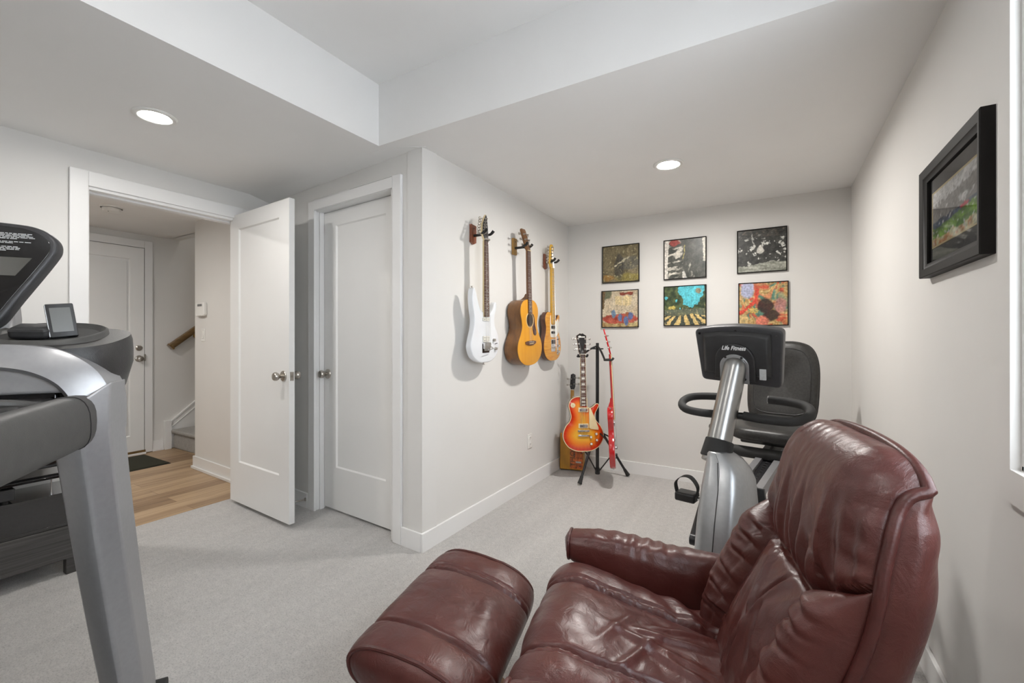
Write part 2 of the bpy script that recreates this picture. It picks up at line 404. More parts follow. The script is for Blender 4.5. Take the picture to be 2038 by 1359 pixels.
# doorway casing and jamb (trim)
t = MB()
t.bx(XL, XL + .018, .827, .905, 0, 2.133); t.bx(XL, XL + .018, 1.742, 1.82, 0, 2.133); t.bx(XL, XL + .018, .905, 1.742, 2.05, 2.133)
st('trim_1', 'trim', t, .003)
t = MB(); t.bx(XLO - .002, XL + .002, .885, .912, 0, DZ + .012); t.bx(XLO - .002, XL + .002, 1.728, 1.755, 0, DZ + .012); t.bx(XLO - .002, XL + .002, .9, 1.74, DZ - .012, DZ + .015)
t.bx(XLO + .02, XL - .045, .912, .924, 0, DZ - .012); t.bx(XLO + .02, XL - .045, .91, 1.73, DZ - .024, DZ - .011)
st('trim_2', 'trim', t, .002)
# closet casing and jamb
t = MB()
t.bx(.156, .228, 0, .018, 0, 2.135, MC); t.bx(1.028, 1.10, 0, .018, 0, 2.135, MC); t.bx(.228, 1.028, 0, .018, 2.068, 2.135, MC)
st('trim_3', 'trim', t, .003)
t = MB(); t.bx(.236, .258, -.115, .002, 0, 2.078, MC); t.bx(1.04, 1.06, -.115, .002, 0, 2.078, MC); t.bx(.25, 1.05, -.115, .002, 2.066, 2.08, MC)
t.bx(1.028, 1.04, -.06, -.028, 0, 2.066, MC)
st('trim_4', 'trim', t, .002)
st('trim_closet_back', 'wall', MB().bx(.1, 1.3, -.35, -.33, 0, 2.2, MC))

def panel_door(W, H, Tk, name, mtx, panel, mat='door'):
    """slab with one recessed flat panel on both faces; local x across, y=0 front face (facing -y), z up"""
    x0, x1, z0, z1 = panel
    m = MB(); fr = [(0, 0, W, H)]
    d = .009; ins = .008
    for sgn, yf in ((1, 0), (-1, Tk)):
        yb = yf + sgn * d
        o = [(0, yf, 0), (W, yf, 0), (W, yf, H), (0, yf, H)]; i = [(x0, yf, z0), (x1, yf, z0), (x1, yf, z1), (x0, yf, z1)]
        b_ = [(x0 + ins, yb, z0 + ins), (x1 - ins, yb, z0 + ins), (x1 - ins, yb, z1 - ins), (x0 + ins, yb, z1 - ins)]
        m.add(o + i + b_, [(0, 1, 5, 4), (1, 2, 6, 5), (2, 3, 7, 6), (3, 0, 4, 7), (4, 5, 9, 8), (5, 6, 10, 9), (6, 7, 11, 10), (7, 4, 8, 11), (8, 9, 10, 11)])
    m.add([(0, 0, 0), (W, 0, 0), (W, Tk, 0), (0, Tk, 0), (0, 0, H), (W, 0, H), (W, Tk, H), (0, Tk, H)], [(0, 1, 2, 3), (4, 5, 6, 7), (0, 3, 7, 4), (1, 2, 6, 5)])
    o = struct(m.build(name, mat, None, .0)); o.matrix_world = mtx; return o
def knob(parent, x, y, z, out, r=.027):
    """round door knob; out = +1/-1 direction along local y"""
    mt = Matrix.Translation((x, y, z)) @ Matrix.Rotation(-out * PI / 2, 4, 'X')
    MB().lathe([(0, 0), (.033, 0), (.034, .003), (.031, .008), (.014, .012), (.0, .012)], 28, mt, False).build('door_rose', 'nickel', parent)
    MB().lathe([(.010, .008), (.010, .022), (.013, .030), (.022, .037), (.0275, .047), (.0275, .056), (.022, .064), (.010, .067), (0, .067)], 28, mt, False).build('door_knob', 'nickel', parent)
# open door
md = Matrix.Translation((-3.368, 1.684, .03)) @ Matrix.Rotation(math.radians(-3.5), 4, 'Z')
d1 = panel_door(.785, 2.035, .035, 'door_1', md, (.125, .665, .285, 1.93))
knob(d1, .722, 0, .922, -1); knob(d1, .722, .035, .922, 1)
m = MB(); m.box((.7855, .0175, .922), (.001, .024, .056)); m.build('latch_plate', 'nickel', d1)
MB().prism(rrect(-.006, .006, -.007, .007, .002), 0, .008, 0, Matrix.Translation((.786, .0175, .922)) @ Matrix.Rotation(PI / 2, 4, 'Z')).build('latch_bolt', 'nickel', d1)
for z in (.2, 1.0, 1.82): MB().cyl((-.002, .039, z - .045), (-.002, .039, z + .045), .006, 12).build('hinge', 'nickel', d1)
# closet door (local x runs left from the right jamb, front faces the room = +y in MC)
mcd = MC @ Matrix.Translation((1.04, -.062, .018)) @ Matrix.Rotation(PI, 4, 'Z')
d2 = panel_door(.785, 2.045, .035, 'door_2', mcd, (.145, .66, .288, 1.945))
knob(d2, .055, 0, .925, -1)
# entry door in the hall
mcd = Matrix.Translation((-5.615, 1.06, .03)) @ Matrix.Rotation(PI / 2, 4, 'Z')
d3 = panel_door(.905, 2.09, .03, 'door_3', mcd, (.11, .79, .16, 1.97))
m = MB(); m.prism([(.135, .185), (.765, .185), (.765, 1.945), (.135, 1.945)], -.002, .009, .004); m.build('raised_panel', 'door', d3, .003)
knob(d3, .86, 0, .95, -1); 
MB().lathe([(0, 0), (.028, 0), (.028, .01), (.02, .016), (0, .016)], 24, Matrix.Translation((.86, 0, 1.06)) @ Matrix.Rotation(PI / 2, 4, 'X'), False).build('deadbolt', 'nickel', d3)
m = MB(); m.box((.908, -.006, .96), (.012, .014, .07)); m.build('strike_plate', 'nickel', d3)
t = MB(); t.bx(-5.65, -5.622, 1.972, 2.041, 0, 2.203); t.bx(-5.65, -5.622, .98, 1.05, 0, 2.203); t.bx(-5.65, -5.622, 1.05, 1.972, 2.127, 2.203)
st('trim_5', 'trim', t, .003)
t = MB(); t.bx(-5.65, -5.585, 1.05, 1.972, -.006, .03)
st('trim_6', 'trim', MB().bx(-5.65, -5.585, 1.04, 1.972, -.008, .012), .003)
st('trim_threshold', 'railwood', MB().bx(-5.65, -5.6, 1.05, 1.972, .012, .034))
# stairs: skirt, newel end, steps
sk = MB(); sk.prism([(2.20, -.006), (2.20, .27), (2.44, .465), (4.2, 1.90), (4.2, 1.6), (2.5, .2), (2.5, -.006)], 0, .02, 0, Matrix.Translation((-5.65, 0, 0)) @ Matrix.Rotation(PI / 2, 4, 'Z') @ Matrix.Scale(-1, 4, (0, 1, 0)))
sk.prism([(2.20, .27), (2.20, .29), (4.2, 1.93), (4.2, 1.9)], 0, .03, 0, Matrix.Translation((-5.65, 0, 0)) @ Matrix.Rotation(PI / 2, 4, 'Z') @ Matrix.Scale(-1, 4, (0, 1, 0)))
sk.prism([(2.20, .21), (2.20, .222), (4.2, 1.862), (4.2, 1.85)], 0, .028, 0, Matrix.Translation((-5.65, 0, 0)) @ Matrix.Rotation(PI / 2, 4, 'Z') @ Matrix.Scale(-1, 4, (0, 1, 0)))
sk.bx(-5.65, -5.60, 2.142, 2.203, -.006, .30)
st('trim_7', 'trim', sk, .002)
stp = MB()
for k in range(8):
    y0 = 2.225 + k * .245; z1 = .2 * (k + 1)
    stp.bx(-5.62, -4.6, y0, y0 + .5 if k < 7 else 4.2, max(0, z1 - .42) - .01, z1)
    stp.bx(-5.62, -4.6, y0 - .028, y0 + .02, z1 - .04, z1)
so = stp.build('trim_stairs', 'staircarpet', None, .016, 3); struct(so)

# window
t = MB()
t.bx(XR_ - .018, XR_, WY1, WY1 + .064, WZ0 - .075, WZ1 + .075); t.bx(XR_ - .018, XR_, WY0 - .075, WY0, WZ0 - .06, WZ1 + .075)
t.bx(XR_ - .018, XR_, WY0, WY1, WZ1, WZ1 + .075); t.bx(XR_ - .018, XR_, WY0, WY1, WZ0 - .075, WZ0)
win = thing('window_1', None, None); win['kind'] = 'structure'
o = t.build('window_casing', 'wall', win)
t = MB(); t.bx(XR_, XR_ + .15, WY1 - .012, WY1 + .002, WZ0, WZ1); t.bx(XR_, XR_ + .15, WY0 - .002, WY0 + .012, WZ0, WZ1); t.bx(XR_, XR_ + .15, WY0, WY1, WZ1 - .012, WZ1); t.bx(XR_, XR_ + .15, WY0, WY1, WZ0, WZ0 + .012)
t.build('window_reveal', 'trim', win, .002)
t = MB(); a, b_ = XR_ + .10, XR_ + .14
t.bx(a, b_, WY0 + .012, WY0 + .062, WZ0 + .012, WZ1 - .012); t.bx(a, b_, WY1 - .062, WY1 - .012, WZ0 + .012, WZ1 - .012)
t.bx(a, b_, WY0 + .062, WY1 - .062, WZ1 - .062, WZ1 - .012); t.bx(a, b_, WY0 + .062, WY1 - .062, WZ0 + .012, WZ0 + .062)
ym = (WY0 + WY1) / 2; t.bx(a, b_, ym - .02, ym + .02, WZ0 + .062, WZ1 - .062)
sash = t.build('window_frame', 'trim', win, .003)
MB().bx(a + .017, a + .022, WY0 + .06, WY1 - .06, WZ0 + .06, WZ1 - .06).build('window_pane', 'pane', sash)

# ------------------------------------------------------------------ ceiling lights: the seen ones, then added fill lights out of view
def can_light(x, y, z, label, k=1.0):
    r = thing('ceiling_light', label, 'ceiling light', (x, y, z), 0, 'recessed ceiling lights')
    MB().lathe([(.062, -.006), (.068, -.009), (.082, -.008), (.088, -.003), (.088, 0), (.062, 0)], 36, None, False).build('light_trim_ring', 'plastic_white', r)
    MB().lathe([(0, -.004), (.04, -.0045), (.064, -.004), (.064, -.001), (0, -.001)], 36, None, False).build('light_diffuser', mat_emit('lamp_diffuser', LAMPC, LAMP * k), r)
    return r
can_light(-.55, 2.80, ZL, 'round recessed ceiling light over the alcove with the exercise bike', 2.9)
can_light(-2.55, .935, ZL, 'lit round ceiling light in the lowered ceiling near the hall doorway')
can_light(-2.55, -1.2, ZL, 'added unseen round fill light in the lowered ceiling behind the treadmill')  # added out of view as fill for the doorway side
can_light(-.75, .1, ZH, 'added unseen round fill light in the high ceiling above the armchair')  # added above the view to fill the middle of the room
can_light(-.75, -1.7, ZH, 'added unseen round fill light at the far end of the high ceiling')  # added behind the camera, general fill
can_light(-4.2, .55, 2.27, 'added unseen round fill light in the hall beyond the doorway', 2.1)  # unseen, added to brighten the hall
can_light(-5.1, 3.1, 4.55, 'added unseen round fill light high above the carpeted stairs')  # unseen, added to light the stairwell

# ------------------------------------------------------------------ small fixtures
sd = thing('smoke_detector', 'round white smoke detector on the hall ceiling beyond the doorway', 'smoke detector', (-4.68, 1.42, 2.27))
MB().lathe([(0, -.045), (.045, -.045), (.056, -.038), (.062, -.014), (.062, -.012)], 32, None, False).build('detector_cover', 'plastic_white', sd)
MB().lathe([(.07, -.012), (.072, 0), (.0, 0), (.0, -.012)], 32, None, False).build('mounting_plate', 'plastic_white', sd)
MB().cyl((.03, -.03, -.047), (.03, -.03, -.043), .004, 8).build('sensor_light', 'black', sd)
th = thing('thermostat', 'white wall thermostat above the light switch beside the stairs', 'thermostat')
th.matrix_world = MT @ Matrix.Translation((.985, 0, 1.45)) @ Matrix.Rotation(PI, 4, 'Z')
MB().prism(rrect(-.088, .088, -.062, .062, .02), -.03, 0, .008).build('thermostat_body', 'plastic_white', th)
MB().prism(rrect(-.035, .055, .026, .046, .003), -.032, -.028).build('display', 'screen', th)
MB().prism(rrect(-.05, .05, -.06, -.045, .004), -.038, -.02, .003).build('switch_bar', 'plastic_white', th)
sw = thing('light_switch', 'white rocker light switch below the thermostat on the hall wall', 'light switch')
sw.matrix_world = MT @ Matrix.Translation((.975, 0, 1.22)) @ Matrix.Rotation(PI, 4, 'Z')
MB().prism(rrect(-.036, .036, -.058, .058, .006), -.006, 0, .003).build('switch_plate', 'plastic_white', sw)
MB().prism(rrect(-.016, .016, -.033, .033, .003), -.011, -.005, .002).build('rocker', 'plastic_white', sw)
ot = thing('wall_outlet', 'white duplex wall outlet low on the wall under the hung guitars', 'outlet', (XG, 3.10, .365), PI / 2)
MB().prism(rrect(-.036, .036, -.058, .058, .006), -.006, 0, .003).build('outlet_plate', 'plastic_white', ot)
for z in (-.026, .026):
    q = MB().prism(rrect(-.016, .016, z - .014, z + .014, .008), -.009, -.005, .001).build('receptacle', 'plastic_white', ot)
    for x in (-.006, .006): MB().box((x, -.0092, z + .002), (.002, .001, .008)).build('slot', 'black', q)
dsx, dsy = (MC @ Vector((1.215, .014, .062))).xy
ds = thing('door_stop', 'small spring door stop on the baseboard behind the open door', 'door stop'); ds.matrix_world = MC @ Matrix.Translation((1.135, .014, .062)) @ Matrix.Rotation(-PI / 2, 4, 'X') @ Matrix.Rotation(math.radians(12), 4, 'Y')
MB().lathe([(0, 0), (.012, 0), (.012, .006), (.005, .010), (.005, .068), (.0, .068)], 16, None, False).build('stop_rod', 'nickel', ds)
MB().lathe([(0, .066), (.009, .066), (.010, .078), (.006, .083), (0, .083)], 16, None, False).build('stop_tip', 'chrome', ds)
hr = thing('handrail', 'dark wooden handrail on a brass bracket rising along the stair wall', 'handrail', (-5.58, 2.19, 1.10))
mh = Matrix.Rotation(math.radians(39), 4, 'X')
MB().prism([(-.030, -.012), (-.034, .008), (-.026, .030), (0, .038), (.026, .030), (.034, .008), (.030, -.012), (.018, -.026), (-.018, -.026)], 0, 2.3, .006, mh).build('rail', 'railwood', hr)
MB().prism([(-.037, -.03), (-.037, .03), (0, .043), (.037, .03), (.037, -.03)], -.014, .004, .004, mh).build('rail_end_cap', 'railwood', hr)
for k in (.32, 1.9):
    p = mh @ Vector((0, k, -.03))
    q = MB(); q.tube(cr([p, p + Vector((0, .0, -.03)), p + Vector((-.03, 0, -.055)), p + Vector((-.068, 0, -.06))], 5), .007, 10); q.cyl(p + Vector((-.070, 0, -.06)), p + Vector((-.062, 0, -.06)), .03, 20)
    q.build('bracket', 'brass', hr)
dm = thing('doormat', 'dark brown bristle doormat on the hall floor before the entry door', 'doormat', (-5.235, 1.45, -.006))
MB().prism(rrect(-.28, .28, -.48, .48, .01), -.012, 0, .003, Matrix.Rotation(PI / 2, 4, 'X') @ Matrix.Scale(-1, 4, (0, 1, 0))).build('mat_pile', 'mattop', dm)
MB().prism(rrect(-.29, .29, -.49, .49, .01), -.004, 0, 0, Matrix.Rotation(PI / 2, 4, 'X') @ Matrix.Scale(-1, 4, (0, 1, 0))).build('mat_backing', 'rubber', dm)

# ================================================================== GUITARS  (local: x right, z up, front faces -y, z = 0 at the body end)
def tuner(parent, x, y, z, dx, mat='nickel'):
    m = MB(); m.cyl((x, y + .004, z), (x, y - .018, z), .0042, 10); m.cyl((x, y + .002, z), (x, y - .003, z), .0075, 12)
    if dx: m.cyl((x, y + .014, z), (x + dx * .032, y + .014, z), .0028, 8); m.prism([(x + dx * .030, z - .004), (x + dx * .034, z - .0085), (x + dx * .046, z - .0085), (x + dx * .05, z), (x + dx * .046, z + .0085), (x + dx * .034, z + .0085), (x + dx * .030, z + .004)], y + .009, y + .019, .003)
    m.box((x, y + .014, z), (.016, .009, .016))
    return m.build('tuning_peg', mat, parent)
def neck(parent, z0, z1, w0, w1, yt, neckmat, boardmat, thick=.021, inlay=None, nfret=22, bridge=None, bind=None, thick0=.024, nutmat='cream'):
    """neck from the body (z0) to the nut (z1); yt = y of fretboard top"""
    rings = []
    for k in range(13):
        t = k / 12; z = z0 + (z1 - z0) * t; hw = (w0 + (w1 - w0) * t) / 2; th = thick0 + (thick - thick0) * t
        rings.append([Vector((hw * math.cos(a), yt + .005 + th * max(0, math.sin(a)) ** .8 if math.sin(a) > 0 else yt + .005, z)) for a in [PI * j / 10 for j in range(11)]])
    MB().loft(rings, True, True).build('neck', neckmat, parent)
    m = MB(); m.loft([[Vector((s_ * hw, y, z)) for s_, y in ((-1, yt), (1, yt), (1, yt + .0055), (-1, yt + .0055))] for z, hw in ((z0, w0 / 2), (z1, w1 / 2))])
    fb = m.build('fretboard', boardmat, parent, .0008)
    zb = bridge; L = z1 - zb; pos = [z1]
    for n in range(1, nfret + 1):
        z = z1 - L * (1 - 2 ** (-n / 12)); pos.append(z)
        if z < z0 + .004: break
        hw = (w0 + (w1 - w0) * (z - z0) / (z1 - z0)) / 2
        MB().box((0, yt - .0005, z), (2 * hw, .0015, .0022)).build('fret', 'frets', fb)
    if inlay:
        for n in (3, 5, 7, 9, 12, 15, 17, 19, 21):
            if n >= len(pos): continue
            z = (pos[n] + pos[n - 1]) / 2; hh = (pos[n - 1] - pos[n]) * .30
            hw = (w0 + (w1 - w0) * (z - z0) / (z1 - z0)) / 2
            ml = MB()
            if inlay == 'block': ml.box((0, yt - .0003, z), (hw * 1.15, .0008, hh * 2))
            else: ml.cyl((0, yt + .001, z), (0, yt - .0006, z), .003, 10)
            ml.build('inlay', 'pearl' if inlay != 'darkdot' else 'black', fb)
    if bind:
        for s_ in (-1, 1): MB().loft([[Vector((s_ * hw + a, y, z)) for a, y in ((-.001, yt - .0004), (.001, yt - .0004), (.001, yt + .0065), (-.001, yt + .0065))] for z, hw in ((z0, w0 / 2), (z1, w1 / 2))]).build('neck_binding', bind, fb)
    MB().box((0, yt - .001, z1 + .002), (w1, .008, .004)).build('nut', nutmat, parent)
def strings(parent, z0, z1, s0, s1, y0, y1, tuners=None):
    for k in range(6):
        a = (k - 2.5) / 5; m = MB()
        m.tube([(a * s0, y0, z0), (a * s1, y1, z1)], .00045 + .0001 * (5 - k), 4, cap=False)
        if tuners: m.tube([(a * s1, y1, z1), tuners[k]], .0006, 4, cap=False)
        m.build('string', 'chrome', parent)
def knob_k(parent, x, z, y, r=.011, mat='nickel', h=.014, name='knob'):
    MB().lathe([(0, 0), (r * 1.05, 0), (r, h * .3), (r * .92, h), (0, h)], 16, Matrix.Translation((x, y, z)) @ Matrix.Rotation(PI / 2, 4, 'X'), False).build(name, mat, parent)
def strap_button(parent, x, z, y, d):
    dv = Vector(d); p = Vector((x, y, z))
    MB().cyl(p, p + dv * .011, .004, 10).cyl(p + dv * .011, p + dv * .014, .008, 12).build('strap_button', 'nickel', parent)
def rimmed_face(parent, outline, y, name, mat):
    """body top with a 'rim' attribute measuring the distance from the edge (for the burst finish)"""
    n = len(outline); cx = sum(p[0] for p in outline) / n; cz = sum(p[1] for p in outline) / n
    c = (0.0, .17)
    vs = []; fs = []; at = []
    K = 26
    for k in range(K + 1):
        t = k / K
        for p in outline: vs.append((c[0] + (p[0] - c[0]) * (1 - t), y - .006 * math.sin(PI / 2 * min(1, t * 1.6)) , c[1] + (p[1] - c[1]) * (1 - t)))
    for v in vs:
        d = min(math.hypot(v[0] - p[0], v[2] - p[1]) for p in outline[::3]); at.append(min(1, d / .13))
    for k in range(K):
        for j in range(n): fs.append((k * n + j, k * n + (j + 1) % n, (k + 1) * n + (j + 1) % n, (k + 1) * n + j))
    me = bpy.data.meshes.new(name); me.from_pydata(vs, [], fs)
    a = me.attributes.new('rim', 'FLOAT', 'POINT')
    for i, q in enumerate(at): a.data[i].value = q
    for p in me.polygons: p.use_smooth = True
    me.materials.append(M[mat]); o = bpy.data.objects.new(name, me); COL.objects.link(o); o.parent = parent
    return o

# ---- white superstrat
OUT_WHITE = cr2([(0, 0), (.065, .006), (.125, .04), (.157, .10), (.150, .17), (.113, .235), (.106, .285), (.124, .335), (.134, .372), (.122, .392), (.103, .375), (.082, .338), (.055, .315), (.03, .312),
                 (-.03, .325), (-.058, .345), (-.080, .39), (-.098, .44), (-.118, .468), (-.134, .45), (-.140, .395), (-.132, .33), (-.120, .27), (-.130, .21), (-.155, .14), (-.160, .09), (-.130, .035), (-.065, .004)], 6)
def white_guitar(g):
    MB().prism(OUT_WHITE, 0, .042, .008, steps=4).build('body', 'guitarwhite', g, sharp=50)
    neck(g, .292, .775, .056, .043, -.012, 'paleneck', 'rosewood', inlay='dot', nfret=24, bridge=.12, nutmat='black')
    hs = [(-.0215, .748), (.0215, .748), (.026, .765), (.032, .80), (.046, .865), (.040, .905), (.052, .955), (.028, .93), (.0, .905), (-.018, .86), (-.026, .80), (-.024, .765)]
    mt = Matrix.Translation((0, -.010, .776)) @ Matrix.Rotation(math.radians(-9), 4, 'X') @ Matrix.Diagonal((.9, 1, .9, 1)) @ Matrix.Translation((0, 0, -.746))
    h_ = MB().prism([(-.0215, .744), (.0215, .744), (.027, .77), (.036, .80), (.044, .85), (.050, .935), (.040, .945), (.012, .915), (-.018, .87), (-.040, .80), (-.030, .765)], 0, .013, .001, mt).build('headstock', 'paleneck', g)
    MB().prism([(-.0200, .746), (.0200, .746), (.0255, .77), (.0345, .80), (.0425, .85), (.048, .931), (.040, .942), (.013, .912), (-.0165, .868), (-.037, .80), (-.028, .766)], -.0012, .0002, 0, mt).build('head_face', 'glassblack', h_)
    tn = []
    for k in range(6):
        a = k / 5; x = -.028 + a * .050; z = .792 + a * .115
        p = mt @ Vector((x, -.002, z)); tn.append(p + Vector((0, -.004, 0))); tuner(g, p.x, p.y, p.z, -1, 'blackmetal' if 0 else 'nickel')
    MB().box((0, -.018, .782), (.044, .014, .010)).build('locking_nut', 'nickel', g, .001)
    for nm, z, hh in (('neck_pickup', .276, .011), ('bridge_pickup', .150, .019)):
        m = MB().prism(rrect(-.036, .036, z - hh, z + hh, .004), -.006, .004, .002).build(nm, 'cream' if 0 else 'pearl', g)
        for a in range(6):
            for b_ in ((-.008, .008) if hh > .015 else (0,)): MB().cyl(((a - 2.5) * .0105, -.0068, z + b_), ((a - 2.5) * .0105, -.005, z + b_), .0022, 8).build('pole_piece', 'blackmetal', m)
    MB().prism(rrect(-.040, .038, .062, .120, .003), -.001, .004).build('bridge_cavity', 'hole', g)
    b_ = MB().prism(rrect(-.036, .036, .086, .128, .004), -.010, -.002, .002).build('tremolo_bridge', 'chrome', g)
    for a in range(6): MB().box(((a - 2.5) * .0108, -.014, .110), (.0092, .010, .034)).box(((a - 2.5) * .0108, -.011, .085), (.006, .006, .022)).build('saddle', 'nickel', b_, .001)
    MB().tube(cr([(.036, -.010, .10), (.040, -.022, .095), (.030, -.034, .088), (-.03, -.038, .083)], 5), .0030, 8).build('tremolo_arm', 'chrome', b_)
    knob_k(g, .088, .142, 0, .010, 'nickel'); knob_k(g, .108, .085, 0, .010, 'nickel')
    MB().tube([(.102, 0, .115), (.112, -.016, .122)], .0022, 8).build('pickup_switch', 'blackmetal', g)
    strap_button(g, 0, 0, .02, (0, 0, -1)); strap_button(g, -.119, .466, .02, (-.2, 0, .98))
    strings(g, .11, .78, .052, .036, -.020, -.018, tn)

# ---- acoustic
def flat_outline(prs, n=6):
    """prs: list of (z, halfwidth) bottom to top -> closed symmetric outline"""
    R = [(w_, z) for z, w_ in prs]; Lf = [(-w_, z) for z, w_ in prs][::-1]
    return cr2(R + Lf, n)
OUT_AC = flat_outline([(0.0, .03), (.012, .095), (.05, .158), (.11, .188), (.17, .178), (.235, .136), (.285, .116), (.335, .121), (.39, .136), (.44, .125), (.475, .085), (.487, .03)])
def acoustic_guitar(g):
    D = .108
    b_ = MB().prism(OUT_AC, 0, D, .003).build('body', 'mahog', g, sharp=50)
    MB().prism([(x * .995, .243 + (z - .243) * .996) for x, z in OUT_AC], -.0035, .0005, .0015).build('soundboard', 'spruce', g, sharp=50)
    rs = [(.05 * math.cos(a), .335 + .05 * math.sin(a)) for a in [2 * PI * k / 36 for k in range(36)]]
    MB().prism(rs, -.0040, -.003).build('sound_hole', 'hole', g)
    for r0 in (.052, .058): MB().tube([(r0 * math.cos(a), -.0042, .335 + r0 * math.sin(a)) for a in [2 * PI * k / 40 for k in range(40)]], .0011, 6, closed=True).build('rosette_ring', 'cream', g)
    pg = cr2([(.030 + (a - .030) * 1.22, .30 + (b_ - .30) * 1.06) for a, b_ in [(.030, .378), (.050, .372), (.064, .345), (.070, .30), (.082, .265), (.086, .235), (.070, .222), (.050, .232), (.038, .262), (.036, .285), (.049, .310), (.053, .335), (.046, .360)]], 5)
    MB().prism(pg, -.0052, -.0036, .0005).build('pickguard', 'pickguard', g)
    bp = [(-.078, .160), (-.078, .176), (-.045, .181), (.045, .181), (.078, .176), (.078, .160), (.04, .150), (0, .147), (-.04, .150)]
    br = MB().prism(bp, -.012, -.003, .002).build('bridge', 'rosewood', g)
    MB().box((0, -.0135, .172), (.074, .005, .003), rot=(0, .04, 0)).build('saddle', 'pearl', br)
    for k in range(6): MB().cyl(((k - 2.5) * .0108, -.010, .160), ((k - 2.5) * .0108, -.0155, .160), .0028, 8).build('bridge_pin', 'cream', br)
    neck(g, .382, .845, .056, .044, -.0105, 'mahog', 'rosewood', inlay='dot', nfret=20, bridge=.172, thick0=.024)
    MB().loft([[Vector((x * a, y0 + (-.004), z)) for x, y0 in ((-1, 0), (1, 0), (.75, d), (-.75, d))] for z, a, d in ((.484, .027, .085), (.492, .024, .062), (.507, .022, .040), (.53, .021, .028))]).build('neck_heel', 'mahog', g, .003)
    mt = Matrix.Translation((0, -.008, .847)) @ Matrix.Rotation(math.radians(-15), 4, 'X') @ Matrix.Translation((0, 0, -.847))
    MB().prism([(-.022, .845), (.022, .845), (.031, .865), (.034, 1.005), (.026, 1.018), (-.026, 1.018), (-.034, 1.005), (-.031, .865)], 0, .014, .001, mt).build('headstock', 'mahog', g)
    tn = []
    for s_ in (-1, 1):
        for k in range(3):
            p = mt @ Vector((s_ * .022, -.002, .888 + k * .042)); tuner(g, p.x, p.y, p.z, s_, 'nickel')
    for k in range(6):
        s_ = -1 if k < 3 else 1; j = k if k < 3 else 5 - k
        tn.append(mt @ Vector((s_ * .022, -.008, .888 + j * .042)))
    strap_button(g, 0, 0, .05, (0, 0, -1))
    strings(g, .172, .848, .054, .037, -.0165, -.0125, tn)

# ---- single-cutaway flamed-top solid body
OUT_TELE = cr2([(0, 0), (.065, .004), (.125, .035), (.157, .095), (.150, .165), (.122, .225), (.112, .27), (.124, .32), (.140, .355), (.136, .378), (.118, .378), (.085, .345), (.058, .335), (.03, .345),
                (.03, .392), (-.03, .396), (-.062, .40), (-.098, .392), (-.122, .36), (-.128, .32), (-.115, .27), (-.126, .215), (-.153, .155), (-.158, .09), (-.125, .034), (-.065, .004)], 6)
def tele_guitar(g):
    MB().prism(OUT_TELE, 0.003, .045, .006).build('body', 'darkmahog', g, sharp=50)
    MB().prism([(x * .99, .19 + (z - .19) * .99) for x, z in OUT_TELE], -.002, .004, .002).build('top', 'maple', g, sharp=50)
    pg = cr2([(-.032, .372), (-.045, .34), (-.050, .25), (-.044, .20), (-.02, .192), (.036, .192), (.07, .205), (.105, .232), (.104, .275), (.112, .32), (.098, .345), (.068, .325), (.034, .33), (.034, .30), (-.030, .30)], 5)
    MB().prism(pg, -.0045, -.0015, .0006).build('pickguard', 'pearl', g)
    neck(g, .300, .76, .056, .042, -.0125, 'mapleneck', 'mapleneck', inlay='darkdot', nfret=22, bridge=.105)
    hs = cr2([(-.021, .762), (.021, .762), (.030, .79), (.028, .83), (.022, .865), (.028, .895), (.034, .925), (.022, .95), (.0, .957), (-.016, .945), (-.026, .90), (-.034, .85), (-.038, .80)], 5)
    MB().prism(hs, -.006, .008, .002).build('headstock', 'mapleneck', g, sharp=50)
    tn = []
    for k in range(6):
        x = -.027 + k * .0042; z = .800 + k * .026; tuner(g, x, -.006, z, -1, 'nickel'); tn.append(Vector((x, -.012, z)))
    for nm, z, hh, mt_ in (('neck_pickup', .275, .013, 'blackmetal'), ('middle_pickup', .232, .010, 'blackmetal')):
        MB().prism(rrect(-.033, .033, z - hh, z + hh, hh * .9), -.009, -.003, .002).build(nm, mt_, g)
    bp = MB().prism(rrect(-.038, .038, .075, .178, .004), -.006, -.001, .001).build('bridge_plate', 'chrome', g)
    MB().prism(rrect(-.034, .034, .138, .170, .006), -.010, -.004, .002).build('bridge_pickup', 'consolegrey', bp)
    for a in range(3): MB().cyl(((a - 1) * .021 - .009, -.010, .105), ((a - 1) * .021 + .009, -.010, .105), .005, 10).build('saddle', 'nickel', bp)
    cp = MB().prism(rrect(.072, .104, .045, .205, .015), -.004, -.001, .001).build('control_plate', 'chrome', g)
    for z in (.07, .12): MB().lathe([(0, 0), (.011, 0), (.011, .014), (.009, .017), (0, .017)], 16, Matrix.Translation((.088, -.004, z)) @ Matrix.Rotation(PI / 2, 4, 'X'), False).build('knob', 'chrome', cp)
    MB().tube([(.088, -.003, .172), (.090, -.018, .178)], .003, 8).build('pickup_switch', 'blackmetal', cp)
    strap_button(g, 0, 0, .02, (0, 0, -1)); strap_button(g, -.085, .397, .02, (-.2, 0, .98))
    strings(g, .105, .762, .054, .036, -.019, -.0165, tn)

